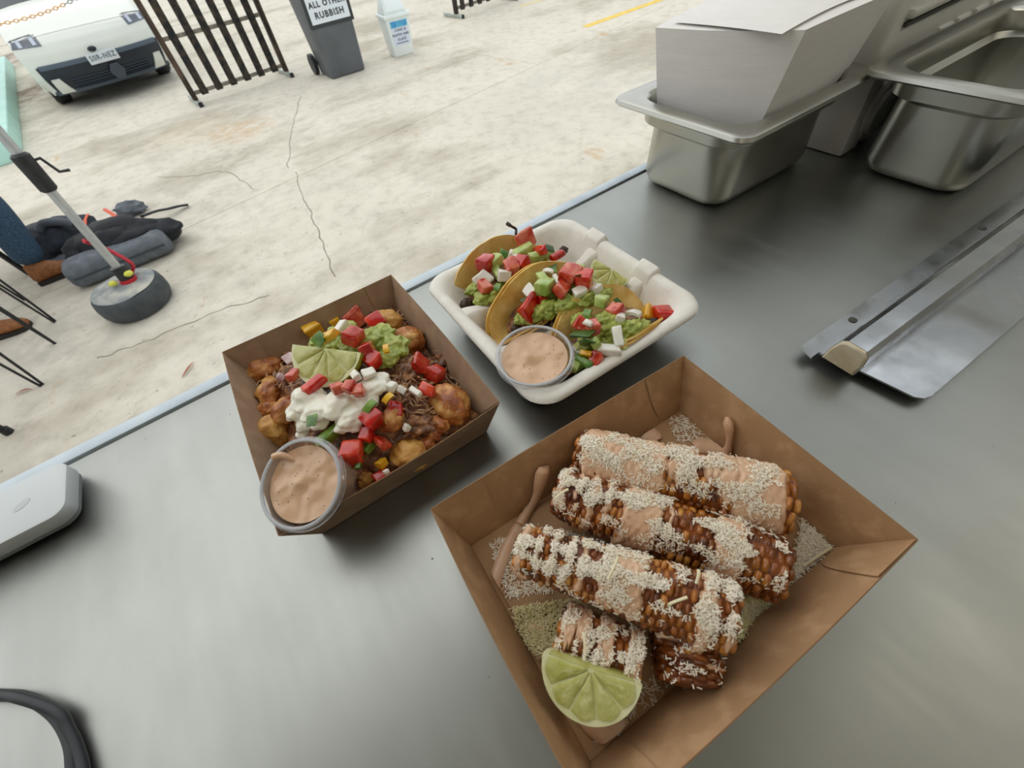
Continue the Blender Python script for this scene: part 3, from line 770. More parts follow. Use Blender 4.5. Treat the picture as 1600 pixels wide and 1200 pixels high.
# sauce on the board itself
BTI = BTF.inverted()
def on_board(p, m=.0035):
    q = BTI @ Vector(p); k = max(0., min(1., q.z / .045))
    ax, ay = .0987 + .0108 * k - m, .0663 + .0185 * k - m
    return BTF @ Vector((max(-ax, min(ax, q.x)), max(-ay, min(ay, q.y)), max(q.z, .0018)))
def puddle(path, rad, z, flat=.35, name='sauce_drizzle', m=None):
    pts = smooth_path([at(a, b, z) for a, b in path], 6)
    n = len(pts); rs = []
    for i in range(n):
        k = i / (n - 1) * (len(rad) - 1); j = min(int(k), len(rad) - 2); f = k - j
        rs.append((rad[j] * (1 - f) + rad[j + 1] * f) * (1 + .12 * nz((i * .35, 0, 0), 3)))
    V, Fc = tube(pts, rs, 10)
    zz = [p.z for p in pts]
    V = [on_board(Vector((v.x, v.y, z + (v.z - z) * flat))) for v in V]
    return V, Fc
dz = ZC + .0028
def run3(pts, rad, flat=.5):
    P = smooth_path([at(a, b, ZC + z) for a, b, z in pts], 6); n = len(P)
    rs = [np.interp(i / (n - 1) * (len(rad) - 1), range(len(rad)), rad) * (1 + .12 * nz((i * .35, 0, 0), 3)) for i in range(n)]
    V, Fc = tube(P, [float(q) for q in rs], 10)
    return [on_board(v, .0015) for v in V], Fc
tag(mk('sauce_drizzle', cat([run3([(848, 727, .028), (845, 742, .022), (838, 768, .010), (828, 792, .0035), (812, 820, .003)], [.0045, .0065, .0045, .0035, .004]), puddle([(812, 820), (800, 838), (790, 860), (774, 905), (769, 940), (782, 970), (815, 992), (850, 1010), (868, 1035)], [.004, .0035, .004, .0045, .005, .0045, .005, .0065, .008], dz),
    puddle([(800, 880), (822, 895), (828, 868)], [.003, .005, .003], dz), puddle([(815, 992), (835, 985), (855, 1000)], [.004, .006, .004], dz)]), M_MAYO), 'pinkish sauce drizzle looping down the left of the big tray', 'sauce', 'sauce spilled in the big tray')
tag(mk('sauce_drizzle', puddle([(905, 1112), (940, 1135), (965, 1150), (955, 1165)], [.004, .008, .009, .004], dz), M_MAYO), 'small pool of sauce on the board below the lime', 'sauce', 'sauce spilled in the big tray')
tag(mk('sauce_drizzle', cat([puddle([(1000, 672), (1015, 680), (1025, 690)], [.004, .009, .006], dz), puddle([(1085, 700), (1102, 697), (1140, 704), (1170, 720)], [.005, .007, .008, .006], dz)]), M_MAYO), 'sauce patches on the board behind the back corn piece', 'sauce', 'sauce spilled in the big tray')
tag(mk('sauce_drizzle', puddle([(1120, 800), (1150, 815), (1180, 822), (1205, 838)], [.006, .012, .009, .004], dz), M_MAYO), 'sauce pool between the back and middle corn pieces', 'sauce', 'sauce spilled in the big tray')
_dr = [(1138, 650, .030, .0016), (1139, 660, .027, .0036), (1141, 670, .023, .0034), (1141, 682, .018, .0020), (1140, 694, .012, .0022), (1136, 706, .005, .0038)]
tag(mk('sauce_drip', tube([at(a, b, ZC + h) + Vector((-.0012, 0, 0)) for a, b, h, _ in _dr], [q for *_, q in _dr], 10), M_MAYO), 'sauce drip running down the inside of the back wall of the big tray', 'sauce')
tag(mk('sauce_blob', blob(at(1089, 1081, ZC + .006), (.0085, .0065, .004), .2, 2, 3, 4), M_MAYO), 'blob of sauce at the lower end of the short dark corn piece', 'sauce')

# cheese scattered over the board
def inpoly(x, y, poly):
    c = False; j = len(poly) - 1
    for i in range(len(poly)):
        if (poly[i][1] > y) != (poly[j][1] > y) and x < (poly[j][0] - poly[i][0]) * (y - poly[i][1]) / (poly[j][1] - poly[i][1]) + poly[i][0]: c = not c
        j = i
    return c
def scatter(poly, n, z, pile, seed, ln=(.002, .0055)):
    r_ = random.Random(seed); P = []; xs = [p[0] for p in poly]; ys = [p[1] for p in poly]
    while len(P) < n:
        x, y = r_.uniform(min(xs), max(xs)), r_.uniform(min(ys), max(ys))
        if not inpoly(x, y, poly): continue
        h = pile * r_.random() * max(0, .6 + .9 * nz((x * .02, y * .02, 0), seed))
        p = at(x, y, z + h)
        if (on_board(p, .0025) - p).length > .0005: continue
        P.append(p)
    return shreds_np(P, [UP] * n, r_, ln=ln, lift=(0, .0004))
tag(mk('scattered_cheese', cat([scatter([(1040, 655), (1066, 648), (1110, 690), (1060, 690)], 170, zf, .001, 2), scatter([(1255, 800), (1315, 872), (1190, 985), (1150, 950), (1240, 905)], 1100, zf, .002, 3, (.003, .008)),
     scatter([(765, 850), (830, 820), (905, 900), (860, 925), (790, 935)], 800, zf, .001, 4), scatter([(880, 830), (960, 850), (955, 880), (900, 870)], 300, zf, .003, 5),
     scatter([(955, 1090), (1060, 1040), (1080, 1090), (970, 1150), (930, 1160)], 130, zf, .0005, 6), scatter([(1030, 770), (1110, 790), (1120, 815), (1060, 810)], 420, zf, .006, 7)]),
     M_CHEESE, smooth=False), 'grated white cheese scattered over the board of the big tray', 'cheese', kind='stuff')
tag(mk('scattered_cheese', cat([scatter([(1165, 935), (1265, 912), (1225, 985), (1130, 1045), (1118, 1000), (1160, 975)], 2300, zf, .009, 8, (.0025, .006)), scatter([(800, 950), (900, 935), (985, 990), (880, 1000), (845, 1030), (815, 1000)], 1900, zf + .002, .008, 9)]),
     M_CHEESE2, smooth=False), 'pale yellow heaps of grated cheese beside the front corn piece', 'cheese', kind='stuff')
M_STRIP = mat('cheese_strip', S('#e8dcb0'), S('#efe6c6'), rough=.5, scale=200, tex='world')
for k, (a, b, z0, z1, lab) in enumerate((((1036, 948), (1074, 933), .055, .060, 'long cheese strip across the front corn piece near its right end'),
        ((950, 905), (966, 870), .064, .067, 'cheese strip on the big sauce patch of the front corn piece'), ((1092, 890), (1088, 912), .068, .066, 'upright cheese strip on the right half of the front corn piece'),
        ((912, 988), (914, 1035), .040, .036, 'long thin cheese strip hanging over the short corn piece by the lime'), ((1175, 800), (1188, 825), .040, .030, 'cheese strip on the lower side of the back corn piece'),
        ((1255, 885), (1300, 855), .004, .004, 'cheese strip on the board near the right corner'), ((868, 778), (888, 764), .048, .052, 'cheese strip near the left tip of the middle corn piece'))):
    P0, P1 = at(*a, ZC + z0), at(*b, ZC + z1)
    tag(mk('cheese_strip', tube(smooth_path([P0, (P0 + P1) / 2 + Vector((.0004, 0, .0008)), P1], 4), .0008, 5, flat=.6), M_STRIP), lab, 'cheese', 'long cheese strips in the big tray')
limepx('large lime wedge in the big tray beside the short corn piece', (848, 1021), (1003, 1072), ZC + .042, ZC + .040, Vector((.02, -.70, .85)))

# ================================================================== LOADED POTATO TRAY
M_MEAT = mat('pulled_meat', S('#4c2e1e'), S('#c4925f'), rough=.4, scale=130, lo=.32, hi=.72, coat=.3, c3=S('#845534'), bump=.8, bscale=420, tex='world')
M_GEM = mat('potato_bite', S('#a8702e'), S('#dcb067'), rough=.5, scale=70, coat=.15, bump=.6, bscale=420, c3=S('#c79448'), tex='world')
M_GEMR = mat('potato_bite_sauced', S('#8e4a20'), S('#d6a45c'), rough=.42, scale=80, coat=.3, bump=.6, bscale=420, c3=S('#b87236'), tex='world')
M_TOM = mat('tomato', S('#b0140a'), S('#dc4a2c'), rough=.14, scale=75, coat=.6, c3=S('#c82214'), tex='world', sss=.15, rnd=.2)
M_TOMP = mat('tomato_flesh', S('#b3200f'), S('#dc7a5c'), rough=.15, scale=110, coat=.6, c3=S('#c94a32'), tex='world', sss=.15, rnd=.2)
M_YEL = mat('yellow_pepper', S('#d99a14'), S('#ecc03a'), rough=.25, scale=70, coat=.4, tex='world')
M_ONI = mat('white_onion', S('#e0ddce'), S('#efece4'), rough=.25, scale=80, coat=.4, tex='world', sss=.2)
M_ONIR = mat('red_onion', S('#b08a8c'), S('#d5c0bb'), rough=.25, scale=120, coat=.4, tex='world')
M_GRN = mat('green_pepper', S('#3f6a1c'), S('#83a544'), rough=.28, scale=80, coat=.4, tex='world')
M_GRNL = mat('light_green_pepper', S('#8fae4c'), S('#c4cf7c'), rough=.25, scale=80, coat=.45, tex='world')
M_HERB = mat('coriander_leaf', S('#27441a'), S('#3f6626'), rough=.4, scale=60, coat=.2, tex='world')
M_GUAC = mat('guacamole', S('#8a9a3c'), S('#b7bf63'), rough=.4, scale=90, coat=.2, bump=.6, bscale=300, c3=S('#a0ab4c'), tex='world')
M_CREAM = mat('sour_cream', S('#e9e6d4'), S('#f2f0e2'), rough=.3, scale=30, coat=.3, sss=.2)
M_BURNT = mat('burnt_strand', S('#2a1f18'), S('#4a3526'), rough=.5, scale=200, tex='world')
def dice_mesh(seed, kind):
    r_ = random.Random(seed); bm = bmesh.new()
    if kind == 'curl':
        V, Fc = grid(lambda u, v: Vector((math.sin((u - .5) * 1.7) * .58, (v - .5) * .42, math.cos((u - .5) * 1.7) * .5 - .38)), 8, 3)
        V2 = [p + Vector((0, 0, -.16)) for p in V]
        n = len(V); f2 = [tuple(i + n for i in q[::-1]) for q in Fc]
        bm2 = bmesh.new(); vs_ = [bm2.verts.new(p) for p in V + V2]
        for q in Fc + f2: bm2.faces.new([vs_[i] for i in q])
        be = [e for e in bm2.edges if len(e.link_faces) == 1]
        bmesh.ops.bridge_loops(bm2, edges=be); bmesh.ops.recalc_face_normals(bm2, faces=bm2.faces[:]); bm.free(); return from_bm(bm2)
    bmesh.ops.create_cube(bm, size=1.)
    sq = {'cube': (.95, .85, .8), 'flat': (1.05, .9, .45), 'bar': (1.3, .55, .5), 'wedge': (1.1, .9, .75), 'leaf': (1.2, .8, .14)}[kind]
    for v in bm.verts:
        v.co = Vector((v.co.x * sq[0], v.co.y * sq[1], v.co.z * sq[2])) + Vector([r_.uniform(-.12, .12) for _ in range(3)])
        if kind == 'wedge' and v.co.z > 0: v.co.y = v.co.y * .25 + .2
    bmesh.ops.bevel(bm, geom=bm.edges[:], offset=.15 if kind != 'leaf' else .05, segments=3, affect='EDGES', profile=.55)
    bmesh.ops.subdivide_edges(bm, edges=bm.edges[:], cuts=1, use_grid_fill=True)
    for v in bm.verts: v.co += v.co.normalized() * (.07 * nz(v.co * 2.4, seed) + .03 * nz(v.co * 6, seed + 3))
    return from_bm(bm)
_dice = {}
def piece(name, m, px, py, z, size, kind='cube', rot=None, parent=None, label=None, cat_=None, group=None, seed=None):
    """one diced piece about size photo pixels across, centred where the photo shows it"""
    seed = rng.randrange(5) if seed is None else seed
    key = (m.name, kind, seed)
    if key not in _dice:
        V, Fc = dice_mesh(seed, kind); me = bpy.data.meshes.new(name); me.from_pydata([tuple(v) for v in V], [], Fc); me.materials.append(m)
        me.polygons.foreach_set('use_smooth', [True] * len(me.polygons)); me.set_sharp_from_angle(angle=R(50)); _dice[key] = me
    p = at(px, py, z); s = size * mpp(p) * 1.12
    rot = Euler([R(q) for q in rot]) if rot else Euler((rng.uniform(-.5, .5), rng.uniform(-.5, .5), rng.uniform(0, 3.1)))
    mtx = Matrix.Translation(p) @ rot.to_matrix().to_4x4() @ Matrix.Diagonal((s, s, s, 1))
    o = inst(name, _dice[key], parent, mtx)
    if parent is None: tag(o, label, cat_, group)
    return o
# height of the food heap, in tray coordinates
STI = STF.inverted()
def heap(x, y):
    q = STI @ Vector((x, y, ZC)); X, Y = q.x, q.y
    ed = min(.072 - abs(X), .090 - abs(Y)); e = sm(ed / .035)
    c = math.exp(-((X + .003) / .048) ** 2 - ((Y - .006) / .060) ** 2)
    cupd = math.exp(-((X + .055) ** 2 + (Y + .075) ** 2) / .042 ** 2)
    return ZC + .010 + .016 * e + .024 * c - .016 * cupd
def onheap(px, py, lift=0.):
    z = ZC + .04
    for _ in range(8):
        p = at(px, py, z); z = heap(p.x, p.y) + lift
    return z
def hv(u, v):
    X = -.0735 + .147 * u; Y = -.0915 + .183 * v
    p = STF @ Vector((X, Y, 0)); z = heap(p.x, p.y)
    z += .0045 * nz((X * 90, Y * 90, 0), 4) + .0025 * nz((X * 260, Y * 260, 0), 5)
    return Vector((p.x, p.y, max(z, ZC + .004)))
tag(mk('pulled_meat', grid(hv, 90, 110), M_MEAT, sharp=0), 'bed of dark pulled meat filling the smaller kraft tray', 'meat', kind='stuff')
def strands(polys, n, m, seed, lift=.004, ln=(.006, .016), rad=(.0006, .0014)):
    r_ = random.Random(seed); out = []
    for poly in polys:
        xs = [p[0] for p in poly]; ys = [p[1] for p in poly]; k = 0
        while k < n:
            x, y = r_.uniform(min(xs), max(xs)), r_.uniform(min(ys), max(ys))
            if not inpoly(x, y, poly): continue
            k += 1
            p = at(x, y, onheap(x, y, r_.uniform(0, lift)))
            a = r_.uniform(0, 6.28); L = r_.uniform(*ln); d = Vector((math.cos(a), math.sin(a), r_.uniform(-.25, .35))); s = Vector((-d.y, d.x, 0))
            q = [p - d * L / 2, p + s * L * r_.uniform(-.2, .2) + UP * L * .1, p + d * L / 2 - UP * .001]
            rr_ = r_.uniform(*rad)
            out.append(tube(q, [rr_ * .6, rr_, rr_ * .5], 5, flat=.7))
    return cat(out)
REG = [[(380, 570), (450, 530), (500, 540), (470, 600), (420, 610)], [(600, 560), (650, 560), (700, 560), (720, 600), (700, 690), (640, 680), (610, 640)], [(560, 470), (620, 462), (640, 500), (560, 500)]]
tag(mk('meat_shreds', strands(REG, 230, M_MEAT, 3), mat('meat_shred', S('#6a4229'), S('#c99a6a'), rough=.4, scale=90, coat=.2, tex='world')), 'loose brown meat shreds on top of the potato bites', 'meat', kind='stuff')
G = 'golden potato bites in the smaller tray'
for px, py, s, m, el, lab in ((430, 672, 27, M_GEM, 1., 'round golden potato bite beside the left wall of the smaller tray'), (640, 710, 29, M_GEM, 1.05, 'golden potato bite against the near wall of the smaller tray'),
        (702, 632, 33, M_GEMR, 1.15, 'large browned potato bite in the right corner of the smaller tray'), (634, 533, 26, M_GEMR, 1.1, 'browned potato bite near the back right wall of the smaller tray'),
        (603, 503, 21, M_GEM, 1.2, 'pale potato bite below the far corner of the smaller tray'), (424, 612, 22, M_GEMR, 1.2, 'browned potato bite left of the sour cream'),
        (410, 578, 21, M_GEMR, 1.3, 'dull brown potato bite in the left corner of the smaller tray'), (450, 640, 22, M_GEMR, 1.2, 'sauce-stained potato bite touching the left end of the sour cream'),
        (572, 748, 14, M_GEM, 1.1, 'small potato bite right of the sauce cup'), (612, 655, 20, M_GEMR, 1.2, 'small browned bite right of the bright tomato under the cream'),
        (676, 678, 13, M_GEMR, 1.1, 'small crumb of potato on the meat near the right wall'), (420, 640, 16, M_GEMR, 1.2, 'red-edged crumb of potato above the round golden bite'),
        (684, 664, 15, M_GEMR, 1.3, 'flat brown bite by the near wall in the right corner'), (668, 693, 12, M_GEMR, 1.1, 'small bite in front of the near wall right of the golden one')):
    p = at(px, py, onheap(px, py, .004)); k = s * mpp(p)
    tag(mk('potato_bite', blob(p, (k * el, k * .9, k * .85), .22, 1.8, 4, px * .37, Euler((rng.uniform(-.4, .4), 0, rng.uniform(0, 3)))), m), lab, 'potato bite', G)
MG = 'chunks of meat in the smaller tray'
for k_, (px, py, s, lab) in enumerate(((395, 585, 15, 'dark chunk of meat in the left corner of the smaller tray'), (450, 552, 20, 'brown chunk of meat left of the lime in the smaller tray'), (425, 562, 18, 'lighter chunk of meat in front of the left corner'),
        (585, 480, 24, 'dark chunk of meat in the far corner of the smaller tray'), (610, 470, 18, 'charred meat chunk touching the back right wall'), (690, 560, 17, 'dark meat chunk behind the big pink tomato'),
        (560, 742, 13, 'dark chunk beside the sauce cup'), (655, 665, 22, 'crumbly chunk of meat between two potato bites'), (640, 580, 20, 'reddish chunk of meat left of the big pink tomato'), (470, 562, 14, 'small chunk of meat under the lime left end'))):
    p = at(px, py, onheap(px, py, .003)); k = s * mpp(p)
    tag(mk('meat_chunk', blob(p, (k * 1.25, k * .8, k * .65), .5, 2.6, 4, px * .21, Euler((0, 0, rng.uniform(0, 3)))), M_MEAT, sharp=0), lab, 'meat', MG)
# guacamole and sour cream
def dollop(name, m, spec, label, cat_, lift, amp=.3, flat=.55, wob=2.4):
    out = []
    for k, (px, py, s) in enumerate(spec):
        p = at(px, py, onheap(px, py, lift)); q = s * mpp(p)
        out.append(blob(p, (q * 1.15, q, q * flat), amp, wob, 4, px * .17 + k))
    V, Fc = cat(out)
    bm = bmesh.new(); vv = [bm.verts.new(v) for v in V]
    for f in Fc: bm.faces.new([vv[i] for i in f])
    VF = from_bm(bm); o = mk(name, VF, m, sharp=0)
    md = o.modifiers.new('merge', 'REMESH'); md.mode = 'VOXEL'; md.voxel_size = .0009; md.use_smooth_shade = True
    sm_ = o.modifiers.new('soft', 'SMOOTH'); sm_.factor = .5; sm_.iterations = 4
    dg = bpy.context.evaluated_depsgraph_get(); me = bpy.data.meshes.new_from_object(o.evaluated_get(dg))
    o.modifiers.clear(); old = o.data; o.data = me; me.name = name; bpy.data.meshes.remove(old)
    me.polygons.foreach_set('use_smooth', [True] * len(me.polygons))
    return tag(o, label, cat_)
dollop('guacamole', M_GUAC, [(530, 528, 22), (560, 540, 26), (590, 528, 24), (612, 545, 24), (605, 560, 18), (500, 535, 16), (540, 515, 16)], 'chunky green guacamole under the tomatoes behind the lime wedge', 'guacamole', .006, .4, .6, 3.)
dollop('sour_cream', M_CREAM, [(480, 622, 24), (470, 640, 20), (500, 640, 24), (530, 630, 26), (552, 645, 24), (540, 662, 16), (478, 662, 14), (473, 676, 10), (580, 606, 22), (592, 596, 16), (500, 660, 14), (556, 668, 9), (572, 628, 18)],
       'thick white sour cream dolloped over the front of the potato bites', 'sour cream', .011, .3, .55, 1.8)
TG = 'diced tomatoes in the smaller tray'
def tp(name, m, cat_, group, L_):
    for it in L_:
        px, py, s, kind, lift, rot, lab = it
        piece(name, m, px, py, onheap(px, py, lift), s, kind, rot, None, lab, cat_, group)
tp('tomato_dice', M_TOMP, 'tomato', TG, [
    (553, 496, 24, 'wedge', .012, (10, 0, 20), 'pale pink tomato piece in the far corner of the smaller tray'),
    (554, 525, 25, 'cube', .020, (15, 10, 30), 'pink tomato cube just behind the lime right half'),
    (656, 566, 28, 'wedge', .016, (0, 15, 60), 'large pink tomato piece near the right wall of the smaller tray'),
    (682, 584, 23, 'cube', .012, (10, 30, 20), 'shiny pale tomato cube touching the large pink tomato'),
    (463, 582, 24, 'bar', .012, (0, 20, 50), 'pink tomato bar below the left tip of the lime'),
    (527, 606, 18, 'cube', .022, (0, 20, 10), 'orange tomato cube on top of the sour cream'),
    (545, 604, 19, 'cube', .024, (20, 0, 40), 'middle tomato cube of three on the sour cream'),
    (562, 611, 18, 'cube', .022, (0, 0, 60), 'right tomato cube of three on the sour cream'),
    (597, 690, 23, 'wedge', .014, (0, 10, 100), 'pink topped tomato piece right of the big red cube by the cup')])
tp('tomato_dice', M_TOM, 'tomato', TG, [
    (588, 504, 24, 'flat', .012, (30, 10, 20), 'deep red flat tomato piece near the far corner'),
    (574, 546, 24, 'cube', .016, (0, 30, 70), 'red tomato cube behind the lime right tip'),
    (582, 563, 21, 'cube', .012, (10, 0, 20), 'small dark red tomato cube right of the lime tip'),
    (669, 606, 21, 'wedge', .016, (40, 0, 120), 'bright red tomato wedge beside three white onion cubes'),
    (492, 600, 25, 'bar', .014, (0, 0, 15), 'long red tomato piece between lime and sour cream'),
    (583, 656, 29, 'cube', .016, (15, 0, 20), 'large bright red tomato cube at the right end of the sour cream'),
    (552, 706, 32, 'cube', .016, (10, 10, 60), 'largest red tomato cube right of the sauce cup'),
    (598, 746, 25, 'cube', .010, (20, 10, 10), 'red tomato cube leaning on the near wall of the smaller tray'),
    (617, 640, 20, 'flat', .008, (30, 0, 60), 'dull red tomato piece half sunk in the meat'),
    (572, 680, 18, 'cube', .012, (0, 0, 40), 'small red tomato cube below the bright red one')])
tp('yellow_pepper_dice', M_YEL, 'pepper', 'yellow pepper pieces in the smaller tray', [
    (488, 515, 24, 'cube', .016, (10, 0, 10), 'leftmost yellow pepper cube above the lime'), (513, 526, 24, 'bar', .020, (0, 30, 130), 'yellow pepper bar leaning beside the pink tomato cube'),
    (525, 504, 13, 'cube', .014, None, 'small yellow pepper piece behind the others'), (603, 543, 19, 'curl', .020, (0, 0, 70), 'curled yellow pepper piece on the guacamole'),
    (606, 621, 20, 'curl', .018, (20, 0, 20), 'yellow pepper strip right of the sour cream'), (596, 724, 15, 'cube', .012, None, 'yellow pepper bit between two tomato cubes near the near wall')])
tp('onion_dice', M_ONI, 'onion', 'white onion pieces in the smaller tray', [
    (532, 511, 17, 'bar', .018, (0, 0, 40), 'white onion bar behind the yellow pepper'), (577, 583, 17, 'flat', .018, (0, 10, -10), 'white onion flake right of the lime'),
    (556, 587, 15, 'cube', .018, None, 'off-white onion cube touching the lime'), (613, 604, 14, 'cube', .016, (0, 20, 30), 'leftmost of three white onion cubes by the meat'),
    (628, 609, 13, 'cube', .016, None, 'middle of three white onion cubes by the meat'), (649, 611, 15, 'bar', .016, (0, 0, 110), 'rightmost of three white onion cubes by the meat'),
    (636, 669, 10, 'cube', .012, None, 'tiny white onion bit on the crumbly meat'), (603, 737, 8, 'cube', .022, None, 'tiny white onion bit on the lowest tomato cube')])
tp('red_onion_dice', M_ONIR, 'onion', 'red onion pieces in the smaller tray', [(455, 560, 17, 'flat', .012, None, 'purple tinged onion flake left of the lime'), (440, 590, 13, 'cube', .010, None, 'small purple onion bit left of the tomato bar')])
tp('green_pepper_dice', M_GRN, 'pepper', 'green pepper pieces in the smaller tray', [
    (500, 531, 19, 'leaf', .022, (40, 10, 40), 'bright green leaf piece above the lime'), (487, 657, 15, 'leaf', .026, (20, 0, 70), 'small green piece lying on the sour cream'),
    (578, 634, 25, 'curl', .022, (20, 0, 25), 'curved green pepper strip at the right end of the sour cream'), (514, 684, 28, 'bar', .010, (0, 0, 10), 'dark green pepper piece just behind the sauce cup'),
    (561, 723, 14, 'bar', .020, (0, 0, 60), 'thin green piece on the largest red tomato cube'), (487, 575, 18, 'flat', .006, None, 'green pepper piece under the lime'), (575, 700, 14, 'cube', .008, None, 'green pepper bit between two red tomatoes')])
limepx('lime wedge on the potato bites in the smaller tray', (457, 538), (564, 551), ZC + .066, ZC + .066, Vector((.05, -.75, .75)), .8)
c1, m1, _ = sauce_cup('tilted clear cup of pink sauce in the corner of the smaller tray', at(469, 755, ZC + .060), (-.34, -.27, 1.), .0288, .036, .0040, 5)
dp = [at(466, 722, ZC + .059), at(450, 714, ZC + .0640), at(438, 711, ZC + .0660), at(428, 714, ZC + .0650)]
tag(mk('sauce_drip', tube(smooth_path(dp, 5), [.0018 + .0008 * (i / 15) for i in range(16)], 10), M_SAUCE), 'drip of pink sauce over the lip of the tilted cup', 'sauce')

# ================================================================== CLAMSHELL WITH TACOS
CX, CY, CRZ, CW, CD, CH = .2005, .2475, R(-2.5), .187, .205, .040
CFR = frame((CX, CY, ZC), CRZ)
def clamshell():
    t = thing('clamshell_base', 'white pulp takeaway box base with dividers holding three tacos', 'takeaway box', (CX, CY, ZC))
    L_ = [(.028, .020, .0), (.024, .022, .002), (.012, .026, CH - .010), (.010, .026, CH - .007), (.001, .024, CH - .006), (.0, .024, CH - .004), (.0015, .024, CH - .001),
          (.005, .024, CH), (.009, .024, CH - .0005), (.0125, .024, CH - .003), (.016, .026, CH - .010), (.028, .026, .008), (.032, .024, .0045), (.040, .020, .0035)]
    lo = [[CFR @ Vector((x, y, z)) for x, y in rr(CW - 2 * i, CD - 2 * i, r, 8)] for i, r, z in L_]
    mk('box_shell', loft(lo, True, True), M_PULP, t, sharp=60)
    # dividers: saddle ridges along x
    for y0 in (-.031, .035):
        def ridge(u, v):
            x = -CW / 2 + .011 + (CW - .022) * u
            end = abs(2 * u - 1); h = .0265 + (.0105 * sm((.28 - u) / .28) if u < .5 else .006 * sm((u - .80) / .2) - .004 * sm((u - .6) / .2) * (1 - sm((u - .80) / .2)))
            w = .011 + .006 * sm((end - .75) / .25)
            s = (v - .5) * 2; prof = (1 - abs(s) ** 1.6)
            z = .004 + (h - .004) * (sm(prof * 1.15) ** .75)
            return CFR @ Vector((x, y0 + s * w, z))
        mk('divider', grid(ridge, 40, 16), M_PULP, t, sharp=0)
    # two hinge lugs on the right rim, left where the lid tore off
    for y0 in (.043, -.031):
        a = CW / 2
        lugA = [(a - .017, y0 - .014, CH - .013), (a + .003, y0 - .014, CH - .006), (a + .003, y0 + .014, CH - .006), (a - .017, y0 + .014, CH - .013)]
        lugB = [(a - .012, y0 - .010, CH + .001), (a - .001, y0 - .011, CH + .0055), (a - .001, y0 + .011, CH + .0055), (a - .012, y0 + .010, CH + .001)]
        mk('hinge_lug', xf(hexa(lugA, lugB, bev=.0022, seg=3), CFR), M_PULP, t, sharp=50)
clamshell()
M_TORT = mat('corn_tortilla', S('#dab05a'), S('#f0d28c'), rough=.6, scale=60, c3=S('#e6c274'), bump=.35, bscale=300, tex='world', spec=.3)
M_TORTD = mat('corn_tortilla_back', S('#d2a248'), S('#e4ba66'), rough=.55, scale=60, bump=.35, bscale=300, tex='world', spec=.3)
def taco(label, cx, cy, z0, axis_deg, Rt, back, front, fold, items, beef, seed, double=True, fk=.6):
    """folded tortilla: axis along axis_deg, back wall leaning 'back' degrees from vertical, front wall leaning 'front'"""
    t = thing('taco', label, 'taco', (cx, cy, z0), 'three tacos in the white box'); a = R(axis_deg)
    e1 = Vector((math.cos(a), math.sin(a), 0)); e2 = Vector((-math.sin(a), math.cos(a), 0)); O = Vector((cx, cy, z0))
    def sec(q, o=0.):
        """arc length q (negative = camera side) -> across, up, for a fold of radius fold"""
        th_max = math.pi / 2 - (R(back) if q > 0 else R(front)); s = 1 if q > 0 else -1; q = abs(q); rf = fold - o
        la = fold * th_max
        if q < la: th = q / fold; return Vector((s * rf * math.sin(th), fold - rf * math.cos(th)))
        th = th_max; p = Vector((rf * math.sin(th), fold - rf * math.cos(th))) + Vector((math.cos(th), math.sin(th))) * (q - la)
        return Vector((s * p.x, p.y))
    def sheet(o, shift, tw, th_, rad):
        def f(u, v, k):
            s = (u * 2 - 1); x = s * rad; h = rad * math.sqrt(max(0, 1 - (s * .995) ** 2)) + .001
            q = (v * 2 - 1) * h * (fk if v < .5 else 1)
            p = sec(q, o + th_ * k)
            w = .0022 * nz((x * 40, q * 40, 0), seed) 
            return O + e1 * (x + shift) + e2 * (p.x + w + tw * x) + UP * (p.y + .0012 * nz((x * 60, q * 60, 1), seed))
        A = grid(lambda u, v: f(u, v, 0), 40, 30); B = grid(lambda u, v: f(u, v, 1), 40, 30)
        e = [grid(lambda u, v, q=q: f(u, q, v), 40, 1) for q in (0, 1)]
        return cat([A, B] + e)
    mk('tortilla', sheet(.0024, .0, 0., .0019, Rt), M_TORT, t, sharp=60)
    if double: mk('tortilla', sheet(.0, -.004, .02, .0019, Rt), M_TORTD, t, sharp=60, label='second tortilla under the first')
    def bedf(u, v):
        s = u * 2 - 1; x = s * Rt * .74; w = v * 2 - 1
        half = .0145 * math.sqrt(max(0, 1 - s * s)) + .004
        z = .010 + .020 * math.sqrt(max(0, 1 - s * s)) * (1 - .25 * w * w) + .003 * nz((x * 120, w * 3, 0), seed) + .002 * nz((x * 300, w * 7, 0), seed + 1)
        return O + e1 * x + e2 * (w * half + .0015 - .006 * (1 if front > back else 0)) + UP * z
    mk('meat_filling', grid(bedf, 50, 16), M_MEAT, t, sharp=0)
    for px, py, s in beef:
        p = at(px, py, ZC + .026); k = s * mpp(p); mk('meat_chunk', blob(p, (k, k * .8, k * .8), .4, 2.5, 3, px), M_BURNT, t, sharp=0)
    for it in items:
        nm, m, px, py, h, s, kind, rot = it
        if kind == 'blob':
            p = at(px, py, ZC + h); k = s * mpp(p)
            mk(nm, blob(p, (k * 1.3, k * .9, k * .7), .4, 2.6, 4, px * .3), m, t, sharp=0)
        else: piece(nm, m, px, py, ZC + h, s, kind, rot, t)
    return t
T, TPk, O_, Gn, Gl, Gu, Ye, He = ('tomato_dice', M_TOM), ('tomato_dice', M_TOMP), ('onion_dice', M_ONI), ('green_pepper_dice', M_GRN), ('green_pepper_dice', M_GRNL), ('guacamole', M_GUAC), ('yellow_pepper_dice', M_YEL), ('herb_leaf', M_HERB)
